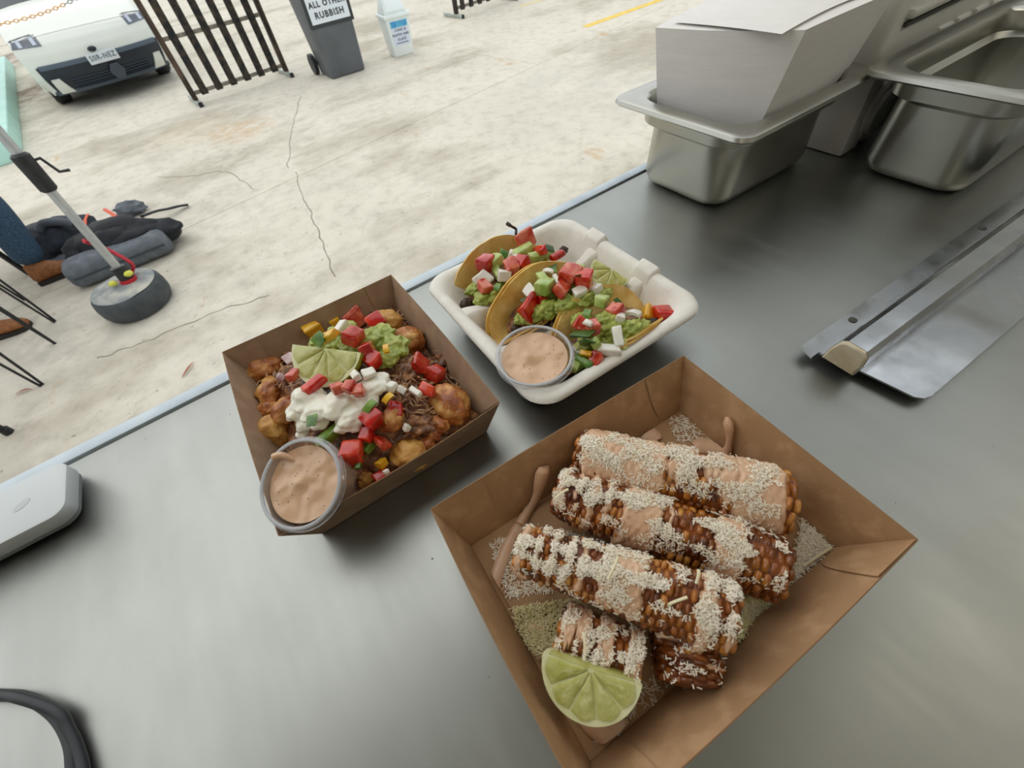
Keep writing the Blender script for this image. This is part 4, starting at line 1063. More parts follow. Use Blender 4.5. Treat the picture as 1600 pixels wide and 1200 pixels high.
taco('rearmost of the three tacos, nearest the yard', .190, .318, ZC + .0055, -4, .060, 16, 34, .012, [
    (*Gu, 758, 464, .034, 15, 'blob', None), (*Gu, 778, 458, .036, 15, 'blob', None), (*Gu, 800, 430, .040, 15, 'blob', None), (*Gu, 830, 410, .038, 15, 'blob', None), (*Gu, 852, 398, .036, 12, 'blob', None), (*Gu, 742, 452, .030, 12, 'blob', None),
    (*T, 759, 411, .052, 27, 'cube', (10, 10, 30)), (*TPk, 821, 377, .054, 28, 'flat', (60, 0, 10)), (*T, 842, 392, .050, 23, 'bar', (0, 30, 100)), (*T, 817, 409, .050, 20, 'cube', None), (*TPk, 799, 416, .052, 20, 'cube', None), (*T, 872, 399, .044, 16, 'bar', (0, 0, 0)),
    (*O_, 757, 436, .046, 22, 'flat', (40, 0, 20)), (*TPk, 757, 449, .044, 18, 'cube', None), (*O_, 788, 430, .048, 17, 'cube', None), (*Gl, 774, 408, .050, 18, 'cube', None), (*Gl, 777, 425, .046, 18, 'bar', (0, 0, 80)), (*Gn, 778, 447, .044, 19, 'curl', (0, 0, 40)),
    (*Gl, 819, 393, .052, 24, 'bar', (0, 0, 0)), (*Gn, 791, 398, .050, 16, 'leaf', None), (*O_, 802, 398, .050, 13, 'cube', None), (*O_, 806, 404, .052, 10, 'cube', None), (*Gl, 833, 402, .048, 16, 'cube', None), (*He, 857, 388, .048, 14, 'leaf', None)],
    [(729, 476, 12), (735, 490, 9), (880, 392, 8)], 1, double=False)
mk_t = taco('middle taco of the three, between the dividers', .192, .252, ZC + .0055, -3, .061, 14, 38, .013, [
    (*Gu, 830, 490, .036, 17, 'blob', None), (*Gu, 855, 484, .040, 17, 'blob', None), (*Gu, 885, 475, .042, 18, 'blob', None), (*Gu, 915, 466, .042, 17, 'blob', None), (*Gu, 940, 460, .040, 14, 'blob', None), (*Gu, 845, 470, .040, 14, 'blob', None), (*Gu, 900, 452, .042, 14, 'blob', None), (*Gu, 865, 455, .042, 15, 'blob', None), (*Gu, 818, 496, .032, 12, 'blob', None),
    (*O_, 856, 423, .054, 18, 'curl', (0, 0, 130)), (*O_, 870, 437, .050, 16, 'bar', (0, 0, 70)), (*O_, 829, 456, .046, 17, 'cube', None), (*O_, 905, 455, .050, 17, 'flat', (0, 0, -15)), (*O_, 930, 453, .046, 16, 'cube', None),
    (*Gl, 852, 437, .054, 22, 'bar', (0, 0, 80)), (*Gl, 851, 449, .052, 24, 'cube', (0, 20, 30)), (*Gn, 864, 418, .050, 14, 'leaf', None), (*TPk, 891, 429, .056, 26, 'cube', (10, 0, 20)), (*T, 914, 437, .054, 27, 'cube', (0, 10, 30)), (*TPk, 876, 453, .052, 21, 'cube', None),
    (*T, 828, 480, .044, 30, 'wedge', (20, 0, 25)), (*T, 846, 466, .044, 16, 'cube', None), (*He, 824, 469, .048, 15, 'leaf', None), (*He, 903, 430, .064, 9, 'leaf', (0, 40, 60)), (*Gl, 905, 418, .050, 15, 'flat', None), (*O_, 893, 420, .054, 9, 'cube', None)],
    [(872, 498, 10), (895, 488, 9), (850, 505, 10), (805, 513, 8)], 2)
taco('front taco of the three, beside the sauce cup', .2145, .1895, ZC + .0055, -4, .056, 30, 40, .0155, [
    (*Gu, 945, 505, .044, 20, 'blob', None), (*Gu, 962, 515, .042, 17, 'blob', None), (*Gu, 985, 515, .042, 17, 'blob', None), (*Gu, 1000, 510, .040, 12, 'blob', None), (*Gu, 925, 525, .040, 17, 'blob', None), (*Gu, 915, 545, .036, 17, 'blob', None), (*Gu, 908, 500, .040, 14, 'blob', None), (*Gu, 975, 545, .034, 12, 'blob', None), (*Gu, 905, 568, .028, 12, 'blob', None), (*Gu, 950, 535, .036, 16, 'blob', None),
    (*Gl, 941, 472, .050, 20, 'cube', (0, 30, 20)), (*Gn, 917, 489, .052, 24, 'curl', (0, 0, 30)), (*TPk, 908, 508, .052, 20, 'cube', None), (*TPk, 927, 512, .052, 22, 'cube', (0, 20, 60)), (*O_, 919, 504, .060, 12, 'flat', None), (*He, 910, 522, .054, 24, 'leaf', (20, 20, 120)), (*He, 918, 535, .050, 22, 'leaf', (30, 50, 70)),
    (*TPk, 963, 485, .050, 21, 'cube', None), (*He, 967, 473, .054, 12, 'leaf', None), (*O_, 986, 489, .046, 30, 'curl', (20, 20, 120)), (*O_, 969, 497, .048, 17, 'cube', None), (*O_, 965, 526, .046, 22, 'bar', (0, -20, 60)), (*O_, 950, 547, .042, 25, 'bar', (0, 10, -40)), (*O_, 902, 548, .038, 15, 'bar', (0, 0, 110)),
    (*Gl, 922, 533, .046, 18, 'bar', None), (*Gn, 912, 565, .038, 22, 'bar', (0, 0, 100)), (*Gl, 899, 572, .034, 18, 'cube', None), (*Ye, 915, 552, .044, 12, 'bar', None), (*TPk, 930, 563, .038, 20, 'cube', None), (*Gl, 972, 538, .040, 17, 'cube', None), (*Gl, 930, 535, .050, 14, 'cube', None)],
    [(1002, 520, 8), (975, 530, 8), (1020, 505, 10), (925, 575, 8)], 3, fk=.96)
piece('yellow_pepper_dice', M_YEL, 1016, 489, ZC + .026, 24, 'wedge', (0, 0, 40), None, 'yellow pepper piece in the right corner of the white box', 'pepper')
piece('tomato_dice', M_TOM, 1038, 494, ZC + .026, 27, 'cube', (10, 20, 60), None, 'red tomato piece in the right corner of the white box', 'tomato')
bs = [at(806, 366, ZC + .060), at(806, 358, ZC + .062), at(800, 354, ZC + .066), at(792, 349, ZC + .068)]
tag(mk('burnt_strand', tube(smooth_path(bs, 5), [.0014] * 12 + [.002] * 4, 7), M_BURNT), 'dark curled strand sticking up from the rearmost taco', 'meat')
limepx('lime wedge in the white box behind the middle taco', (929, 404), (984, 438), ZC + .046, ZC + .036, Vector((-.25, -.62, .8)), .85)
sauce_cup('upright clear cup of pink sauce in the white box', at(835, 554, ZC + .048), (-.05, -.06, 1.), .0305, .042, .0040, 8)

# ================================================================== YARD THINGS
M_BLACKM = mat('black_metal', S('#181a1b'), S('#232526'), rough=.45, scale=30)
# ---- dark wheelie bin
def wheelie_bin():
    t = thing('wheelie_bin', 'dark grey wheelie bin with an all other rubbish sign', 'bin', (1.84, 6.2, 0))
    m = mat('bin_plastic', S('#565a5d'), S('#606468'), rough=.5, scale=4)
    x0, x1 = 1.625, 2.055
    lo = [(x0 + .01, 5.955, .0), (x1 - .0, 5.955, .0), (x1 - .0, 6.33, .0), (x0 + .01, 6.33, .0)]
    hi = [(x0 - .035, 5.90, .93), (x1 + .035, 5.90, .93), (x1 + .035, 6.46, .93), (x0 - .035, 6.46, .93)]
    mk('bin_body', hexa(lo, hi, bev=.025, seg=3), m, t)
    mk('bin_rim', box(x0 - .055, x1 + .055, 5.88, 6.48, .92, .96, bev=.012), m, t)
    mk('bin_lid', hexa([(x0 - .05, 5.87, .96), (x1 + .05, 5.87, .96), (x1 + .05, 6.48, .97), (x0 - .05, 6.48, .97)], [(x0 - .01, 5.92, 1.0), (x1 + .01, 5.92, 1.0), (x1 + .01, 6.44, 1.06), (x0 - .01, 6.44, 1.06)], bev=.012), m, t)
    for x in (x0 - .055, x1 + .005):
        mk('wheel', xf(lathe([(.03, 0), (.06, .004), (.08, -.004), (.10, .0), (.102, .02), (.10, .045), (.03, .045)], 24, True, True), basis(Vector((x, 6.36, .102)), Vector((0, 1, 0)), Vector((0, 0, 1)), Vector((1, 0, 0)))), M_BLACKRUB, t)
    mk('axle', tube([(x0 - .05, 6.36, .102), (x1 + .05, 6.36, .102)], .012, 8), M_BLACKM, t)
    mk('handle', tube([(x0 + .02, 6.46, .97), (x0 + .02, 6.53, .99), (x1 - .02, 6.53, .99), (x1 - .02, 6.46, .97)], .015, 8), m, t)
    # sign on the front, in its plane
    f0 = Vector((1.84, 5.955, 0)); f1 = Vector((1.84, 5.90, .93)); up = (f1 - f0).normalized(); n = Vector((1, 0, 0)).cross(up)
    sw, z0, z1 = .43, .495, .90
    sm_ = basis(f0 + up * ((z0 + z1) / 2) + n * .002, Vector((1, 0, 0)), up, n)
    hh = (z1 - z0) / 2
    mk('sign_backing', xf(box(-sw / 2 - .035, sw / 2 + .035, -hh - .035, hh, -.001, .004), sm_), mat('sign_backing', S('#33383b'), rough=.5), t, smooth=False)
    sg = mk('sign', xf(box(-sw / 2, sw / 2, -hh, hh, .003, .008), sm_), mat('sign_white', S('#dfe8ef'), rough=.4), t, smooth=False, label='white rubbish sign with a blue band')
    mk('blue_band', xf(box(-sw / 2, sw / 2, hh - .10, hh, .008, .0095), sm_), mat('sign_blue', S('#6fb2d8'), rough=.4), sg, smooth=False)
    mt = mat('sign_ink', S('#20242a'), rough=.6)
    mk('lettering', cat([text_mesh('ALL OTHER', .066, sm_ @ Matrix.Translation((0, -hh + .150, .0095)), .0022), text_mesh('RUBBISH', .074, sm_ @ Matrix.Translation((0, -hh + .064, .0095)), .0022)]), mt, sg, smooth=False)
    mk('lettering', text_mesh('LANDFILL', .07, sm_ @ Matrix.Translation((0, hh - .085, .0105)), .003), mat('sign_paper', S('#f2f6f8'), rough=.5), sg, smooth=False) if False else None
wheelie_bin()
def swing_bin():
    t = thing('swing_bin', 'small white swing-lid bin with a blue labelled sticker', 'bin', (2.63, 6.13, 0))
    m = mat('white_bin_plastic', S('#dfe8e6'), S('#e6eeec'), rough=.4, scale=4); rz = R(-4)
    fr = frame((2.632, 6.135, 0), rz); h = .37
    def q(w, d, z): return [fr @ Vector((x, y, z)) for x, y in ((-w / 2, -d / 2), (w / 2, -d / 2), (w / 2, d / 2), (-w / 2, d / 2))]
    mk('bin_body', hexa(q(.25, .20, 0), q(.305, .27, h), bev=.012, seg=2), m, t)
    mk('collar', hexa(q(.335, .30, h - .005), q(.325, .29, h + .03), bev=.008), m, t)
    mk('hood', hexa(q(.285, .25, h + .03), [fr @ Vector(p) for p in ((-.10, -.01, h + .20), (.10, -.01, h + .20), (.10, .06, h + .20), (-.10, .06, h + .20))], bev=.012), m, t)
    # swing flap on the sloped front
    a0, a1 = Vector((0, -.125, h + .03)), Vector((0, -.01, h + .20)); up = (a1 - a0).normalized(); n = Vector((1, 0, 0)).cross(up)
    fm = fr @ basis(a0 + up * .095 + n * .001, Vector((1, 0, 0)), up, n)
    mk('swing_flap', xf(hexa([(-.115, -.075, 0), (.115, -.075, 0), (.085, .09, 0), (-.085, .09, 0)], [(-.115, -.075, .008), (.115, -.075, .008), (.085, .09, .008), (-.085, .09, .008)], bev=.003), fm), m, t)
    b0, b1 = Vector((0, -.10, 0)), Vector((0, -.135, h)); up = (b1 - b0).normalized(); n = Vector((1, 0, 0)).cross(up)
    sm_ = fr @ basis(b0 + up * .235 + n * .001, Vector((1, 0, 0)), up, n)
    st = mk('sticker', xf(box(-.105, .105, -.125, .105, 0, .002), sm_), mat('sticker_white', S('#d3dcec'), rough=.5), t, smooth=False, label='pale sticker with a blue band and dark lettering')
    mk('blue_band', xf(box(-.105, .105, .045, .105, .002, .003), sm_), mat('sticker_blue', S('#3f94cc'), S('#6cc0d8'), rough=.4, scale=12), st, smooth=False)
    mk('lettering', cat([text_mesh('CANS &', .036, sm_ @ Matrix.Translation((.005, .020, .003)), .0008), text_mesh('PLASTIC AND', .030, sm_ @ Matrix.Translation((0, -.025, .003)), .0012), text_mesh('GLASS', .036, sm_ @ Matrix.Translation((.005, -.068, .003)), .0008), xf(box(-.07, .08, -.107, -.099, .002, .003), sm_)]), mat('sticker_ink', S('#4a4f5a'), rough=.6), st, smooth=False)
swing_bin()
# ---- slatted barriers
def barrier(name, label, p0, p1, nsl, H):
    p0, p1 = Vector(p0), Vector(p1); ax = (p1 - p0).normalized(); n = Vector((ax.y, -ax.x, 0)); W = (p1 - p0).length
    t = thing(name, label, 'barrier', ((p0 + p1) / 2), 'dark slatted timber barriers in the yard')
    mw = mat('barrier_timber', S('#241d18'), S('#5f4c3c'), rough=.75, scale=14, lo=.4, hi=.75, stretch=(2, 2, .35), bump=.4, bscale=60, tex='world'); ms = mat('barrier_slat', S('#15181a'), S('#4a3d30'), rough=.75, scale=20, lo=.4, hi=.78, tex='world', bump=.4, bscale=60)
    mg = mat('galvanised', S('#9aa39c'), S('#c2c8c0'), rough=.45, metal=.6, scale=30)
    mrail = mat('barrier_rail', S('#6d665c'), S('#8f877a'), rough=.7, scale=30, tex='world')
    def bar(s0, s1, w0, w1, z0, z1): return hexa([p0 + ax * s + n * w + UP * z0 for s, w in ((s0, w0), (s1, w0), (s1, w1), (s0, w1))], [p0 + ax * s + n * w + UP * z1 for s, w in ((s0, w0), (s1, w0), (s1, w1), (s0, w1))], bev=.004, seg=1)
    for s in (0., W): mk('post', bar(s - .025, s + .025, -.02, .04, .045, H), mw, t)
    for s in (0., W):
        mk('foot', bar(s - .022, s + .022, -.28, .16, .0, .045), mg, t); mk('foot_cap', bar(s - .024, s + .024, .155, .165, .0, .047), M_BLACKRUB, t)
    for z in (.085, .56, H - .08): mk('rail', bar(.02, W - .02, -.015, .010, z, z + .035), mrail, t)
    for i in range(nsl):
        s = W * (i + .75) / (nsl + .5); mk('slat', bar(s - .038, s + .038, .010, .030, .07, H - .03), ms, t)
barrier('slatted_barrier', 'dark slatted timber barrier with grey feet in front of the white car', (.25, 6.60, 0), (1.33, 6.70, 0), 6, 1.12)
barrier('slatted_barrier', 'dark slatted barrier far back, only its grey foot in view', (4.02, 7.08, 0), (5.10, 7.22, 0), 6, 1.12)
# ---- yellow parking marks
MY = mat('yellow_paint', S('#ecc95a'), S('#dcb94e'), rough=.7, scale=12, tex='world'); MYF = mat('yellow_paint_worn', S('#e2d6a8'), S('#dfc87c'), rough=.75, scale=30, tex='world')
def line(name, label, a, b, w, m):
    A, B = at(*a, .0), at(*b, .0); B = A + (B - A) * 1.3 if w > .07 else B; d = (B - A).normalized(); n = Vector((-d.y, d.x, 0)) * w / 2
    tag(mk(name, slab([A - n, B - n, B + n, A + n], (0, 0, 1), .003), m, smooth=False, loc=(A + B) / 2), label, 'road marking', 'yellow parking lines')
line('painted_line', 'bright yellow line painted on the concrete at the top of the photo', (914, 42), (1026, 2), .10, MY)
line('painted_line', 'faint worn yellow line left of the bright one', (812, 10), (846, 0), .065, MYF)
# ---- mint plinth
tag(mk('mint_plinth', hexa([(-2.4, 6.45, 0), (-1.535, 6.50, 0), (-1.47, 6.88, 0), (-1.81, 12.2, 0), (-2.8, 12.2, 0)], [(-2.4, 6.47, .15), (-1.55, 6.52, .15), (-1.485, 6.90, .15), (-1.825, 12.2, .15), (-2.8, 12.2, .15)], bev=.012), mat('mint_paint', S('#b3dcd0'), S('#a3cfc4'), rough=.5, scale=5)), 'mint green painted low plinth at the left edge of the photo', 'plinth')
# ---- twigs
for a, b, lab in (((284, 590), (302, 565), 'reddish dry twig on the concrete near the counter edge'), ((24, 616), (50, 608), 'reddish dry leaf strip below the black hairpin legs')):
    A, B = at(*a, .006), at(*b, .006)
    tag(mk('dry_leaf', tube(smooth_path([A, (A + B) / 2 + Vector((.008, .004, .006)), B], 5), [.001, .003, .004, .005, .006, .006, .005, .004, .003, .002, .001], 6, flat=.3), mat('dry_leaf', S('#8a4a34'), S('#a8684c'), rough=.7, scale=60)), lab, 'leaf', 'dry leaves on the concrete')
# ---- umbrella stand
def umbrella():
    b = at(222, 476, 0)
    t = thing('umbrella_stand', 'grey umbrella pole with a crank on a round dusty rubber base', 'umbrella', b)
    mt = mat('dusty_rubber', S('#3a3f42'), S('#4a4f51'), rough=.8, scale=14, tex='world'); md = mat('tyre_fill', S('#84898a'), S('#b9b6a8'), rough=.9, scale=11, lo=.4, hi=.66, tex='world', c3=S('#a0a19b'))
    mk('tyre_base', xf(lathe([(.14, 0), (.168, .010), (.181, .04), (.183, .08), (.177, .115), (.167, .13), (.15, .137)], 48, True, False), Matrix.Translation(b)), mt, t)
    def top(u, v):
        a = 2 * math.pi * u; r = .163 * v
        return b + Vector((r * math.cos(a), r * math.sin(a), .147 - .012 * v ** 4 + .004 * nz((r * math.cos(a) * 14, r * math.sin(a) * 14, 0), 2)))
    mk('base_top', grid(top, 48, 10), md, t)
    c = at(203, 440, .14); tp_ = at(0, 208, .87); d = (tp_ - c).normalized()
    mp = mat('pole_paint', S('#a3a6a5'), S('#b3b5b4'), rough=.35, metal=.4, scale=20)
    mk('pole', tube([c, c + d * 2.3], .021, 16), mp, t)
    mk('socket', tube([c, c + d * .09], .036, 16), M_BLACKM, t)
    mk('collar', tube([c + d * -.004, c + d * .022], .043, 16), mat('red_plastic', S('#b3202c'), rough=.4), t, label='red collar at the foot of the pole')
    k0, k1 = .50, .645
    mk('crank_housing', tube([c + d * (k0 - .01), c + d * k0, c + d * k1, c + d * (k1 + .01)], [.026, .036, .038, .028], 16), M_BLACKM, t)
    s = c + d * (k1 - .03)
    mk('crank_handle', tube([s, s + Vector((.055, .01, .0)), s + Vector((.078, .005, -.068)), s + Vector((.118, .0, -.072))], .007, 8), M_BLACKM, t)
    red = mat('red_strap', S('#c22a3a'), S('#a01e2c'), rough=.6, scale=60)
    st = [c + Vector((.03, .05, .02)), c + Vector((.06, .05, .06)), c + Vector((.035, .06, .13)), c + Vector((-.0, .06, .20)), c + Vector((-.03, .04, .25))]
    mk('strap', tube(smooth_path(st, 6), .018, 8, flat=.5), red, t, label='red strap tied round the pole')
    yl = mat('yellow_tag', S('#d9d95a'), rough=.5)
    for off in (Vector((-.065, -.015, .03)), Vector((.03, -.03, .055))): mk('tag', blob(c + off, (.022, .014, .016), .2, 2, 2, off.x), yl, t, label='yellow plastic tab')
    # canopy, high above the frame
    top_ = c + d * 2.3; rim = []
    for i in range(8): rim.append(top_ + Vector((1.4 * math.cos(math.pi * i / 4), 1.4 * math.sin(math.pi * i / 4), -.4)))
    return t
umbrella()
# ---- hairpin stools and table
def hairpin(parent, foot, splay, H, name='leg'):
    f = Vector(foot); top = f + Vector((splay[0], splay[1], H)); s = Vector((-splay[1], splay[0], 0)).normalized() * .045
    pts = smooth_path([top + s, f + s * .18 + UP * .03, f + UP * .006, f - s * .18 + UP * .03, top - s], 8)
    mk(name, tube(pts, .006, 8), M_BLACKM, parent)
def stool(label, a, b, H=.68):
    a, b = at(*a, 0), at(*b, 0); ax = (b - a); n = Vector((ax.y, -ax.x, 0)).normalized()
    if n.x > 0: n = -n
    w = ax.length; c = (a + b) / 2 + n * w / 2
    t = thing('hairpin_stool', label, 'stool', c, 'stools with black hairpin legs')
    for p in (a, b, a + n * w, b + n * w):
        sp = (c - p) * .22; hairpin(t, p, (sp.x, sp.y), H)
    mk('seat', xf(box(-w * .42, w * .42, -w * .42, w * .42, H - .005, H + .03, bev=.01), frame(c, math.atan2(ax.y, ax.x))), mat('stool_timber', S('#8a6a48'), S('#9c7a55'), rough=.6, scale=12, stretch=(1, 8, 1)), t)
    return c, H + .03
s1c, s1h = stool('hairpin stool whose legs stand just below the denim legs', (85, 503), (39, 469), .68)
s2c, s2h = stool('hairpin stool whose legs stand nearest the counter', (85, 537), (65, 602), .68)
def bench2():
    a = at(15, 676, 0)
    t = thing('black_stool', 'black legged stool at the left edge near the counter, only a leg foot in view', 'stool', (a.x - .2, a.y - .2, 0), 'black legged stools')
    for dx in (0, -.42):
        for dy in (0, -.42):
            q = a + Vector((dx, dy, 0)); mk('leg', tube([q, q + Vector((-.05 if dx == 0 else .05, 0, .40))], .016, 10), M_BLACKM, t); mk('foot_plug', xf(lathe([(.019, 0), (.019, .03), (.016, .032)], 12, True, True), Matrix.Translation(q)), M_BLACKRUB, t)
    mk('seat', box(a.x - .46, a.x - .03, a.y - .47, a.y + .05, .40, .44, bev=.006), mat('bench_timber', S('#8b7355'), rough=.7), t)
bench2()
# ---- seated person: only jeans and boots reach the frame
def person():
    mj = mat('denim', S('#22374a'), S('#3a546a'), rough=.85, scale=120, bump=.3, bscale=500, tex='world'); ms = mat('shirt_cloth', S('#4a4f57'), rough=.9); mskin = mat('skin', S('#b98a6e'), rough=.55); mb = mat('tan_boot', S('#7d4c25'), S('#98633a'), rough=.6, scale=60, tex='world'); msole = mat('boot_sole', S('#2a2622'), rough=.8); mhair = mat('dark_hair', S('#2b2018'), rough=.7)
    f1 = at(94, 418, .05); f2 = at(-6, 513, .05)
    hip = Vector((-1.66, f1.y + .22, .54))
    t = thing('person', 'seated person in blue jeans and tan boots at the left edge', 'person', (hip.x, hip.y, 0))
    def skin(name, pts, edges, rad, m, sub=2):
        me = bpy.data.meshes.new(name); me.from_pydata([tuple(Vector(p) - ORG[t.name]) for p in pts], edges, [])
        o = bpy.data.objects.new(name, me); COL.objects.link(o); o.parent = t; ORG[o.name] = ORG[t.name]
        md = o.modifiers.new('s', 'SKIN'); me.skin_vertices[0].data[0].use_root = True
        for i, r in enumerate(rad): me.skin_vertices[0].data[i].radius = (r, r) if not isinstance(r, tuple) else r
        sd = o.modifiers.new('d', 'SUBSURF'); sd.levels = sub; sd.render_levels = sub
        dg = bpy.context.evaluated_depsgraph_get(); n = bpy.data.meshes.new_from_object(o.evaluated_get(dg)); o.modifiers.clear(); o.data = n; n.name = name
        n.materials.append(m); n.polygons.foreach_set('use_smooth', [True] * len(n.polygons)); bpy.data.meshes.remove(me); return o
    H = hip
    kn = [at(-38, 300, .52), Vector((f2.x - .10, f2.y + .02, .53))]
    ank = [f1 + Vector((-.085, 0, .06)), f2 + Vector((-.09, 0, .07))]
    P = [H, H + Vector((.02, .10, -.0)), kn[0], kn[0].lerp(ank[0], .5), ank[0], H + Vector((.02, -.10, 0)), kn[1], kn[1].lerp(ank[1], .5), ank[1], H + Vector((-.02, 0, .14))]
    skin('jeans', P, [(0, 1), (1, 2), (2, 3), (3, 4), (0, 5), (5, 6), (6, 7), (7, 8), (0, 9)], [.12, .10, .095, .090, .078, .10, .09, .082, .070, .135], mj)
    sh = H + Vector((.05, 0, .52)); hd = H + Vector((.12, 0, .80))
    Q = [H + Vector((-.02, 0, .10)), H + Vector((.0, 0, .32)), sh, sh + Vector((0, .17, -.01)), sh + Vector((.08, .24, -.27)), sh + Vector((.26, .17, -.36)), sh + Vector((0, -.17, -.01)), sh + Vector((.08, -.24, -.27)), sh + Vector((.26, -.17, -.36))]
    skin('shirt', Q, [(0, 1), (1, 2), (2, 3), (3, 4), (4, 5), (2, 6), (6, 7), (7, 8)], [(.14, .11), (.15, .115), (.10, .09), .07, .05, .042, .07, .05, .042], ms)
    body = [sh, sh + Vector((.02, 0, .10)), hd + Vector((0, 0, -.06)), hd + Vector((.01, 0, .06)), hd + Vector((.0, 0, .12))]
    E_ = [(0, 1), (1, 2), (2, 3), (3, 4)]; Rr = [.06, .052, .075, .085, .06]
    for s in (1, -1):
        w = sh + Vector((.26, .17 * s, -.36)); b0 = len(body)
        body += [w, w + Vector((.09, -.01 * s, -.03))]; Rr += [.033, .036]; E_.append((b0, b0 + 1))
        for k in range(4):
            q0 = w + Vector((.12, (-.035 + .022 * k) , -.04)); b1 = len(body); body += [q0, q0 + Vector((.035, 0, -.012)), q0 + Vector((.05, 0, -.035))]; Rr += [.010, .009, .008]; E_ += [(b0 + 1, b1), (b1, b1 + 1), (b1 + 1, b1 + 2)]
        b1 = len(body); body += [w + Vector((.07, -.05 * s, -.03)), w + Vector((.10, -.065 * s, -.04))]; Rr += [.012, .010]; E_ += [(b0 + 1, b1), (b1, b1 + 1)]
    E_ += [(0, 5), (0, 5 + 16)]
    o = skin('body', body, E_[:], Rr, mskin, 2)
    mk('hair', blob(hd + Vector((-.015, 0, .055)), (.105, .092, .105), .06, 3, 3, 2), mhair, t)
    mk('nose', blob(hd + Vector((.092, 0, -.005)), (.018, .014, .022), .05, 2, 2, 1), mskin, t)
    for s in (1, -1):
        mk('eye', blob(hd + Vector((.082, .032 * s, .022)), (.008, .012, .007), 0, 1, 2, 1), mat('eye', S('#e8e4de'), rough=.3), t)
        mk('ear', blob(hd + Vector((.0, .088 * s, .005)), (.022, .010, .032), .05, 2, 2, 1), mskin, t)
    mk('mouth', blob(hd + Vector((.080, 0, -.052)), (.008, .024, .006), 0, 1, 2, 1), mat('lips', S('#8a4f45'), rough=.5), t)
    for f, yaw in ((f1, R(4)), (f2, R(-8))):
        fr = frame((f.x, f.y, 0), yaw)
        secs = [(-.15, .028, .03, .08), (-.14, .036, .012, .13), (-.09, .040, .012, .15), (-.04, .042, .012, .125), (.02, .046, .012, .085), (.07, .048, .012, .070), (.11, .042, .012, .058), (.135, .024, .014, .045)]
        loops = [[fr @ Vector((x, w * math.cos(a), (z0 + z1) / 2 + (z1 - z0) / 2 * math.sin(a))) for a in [2 * math.pi * k / 16 for k in range(16)]] for x, w, z0, z1 in secs]
        mk('boot', loft(loops, True, True), mb, t)
        sl = [[fr @ Vector((x, w * 1.06 * s, z)) for s, z in ((-1, 0.), (1, 0.), (1, .022), (-1, .022))] for x, w, _, _ in secs]
        mk('boot_sole', loft(sl, True, True), msole, t, smooth=False)
    # what they sit on, out of the frame
    a = at(46, 428, 0)
    b = thing('black_stool', 'black legged stool under the seated person, one leg in view', 'stool', (hip.x, hip.y, 0), 'black legged stools')
    mk('seat', box(a.x - .46, a.x - .03, a.y - .05, a.y + .47, .38, .42, bev=.006), mat('bench_timber', S('#8b7355'), rough=.7), b)
    for dx in (0, -.42):
        for dy in (0, .42):
            q = a + Vector((dx, dy, 0)); mk('leg', tube([q, q + Vector((-.05 if dx == 0 else .05, 0, .38))], .016, 10), M_BLACKM, b)
person()
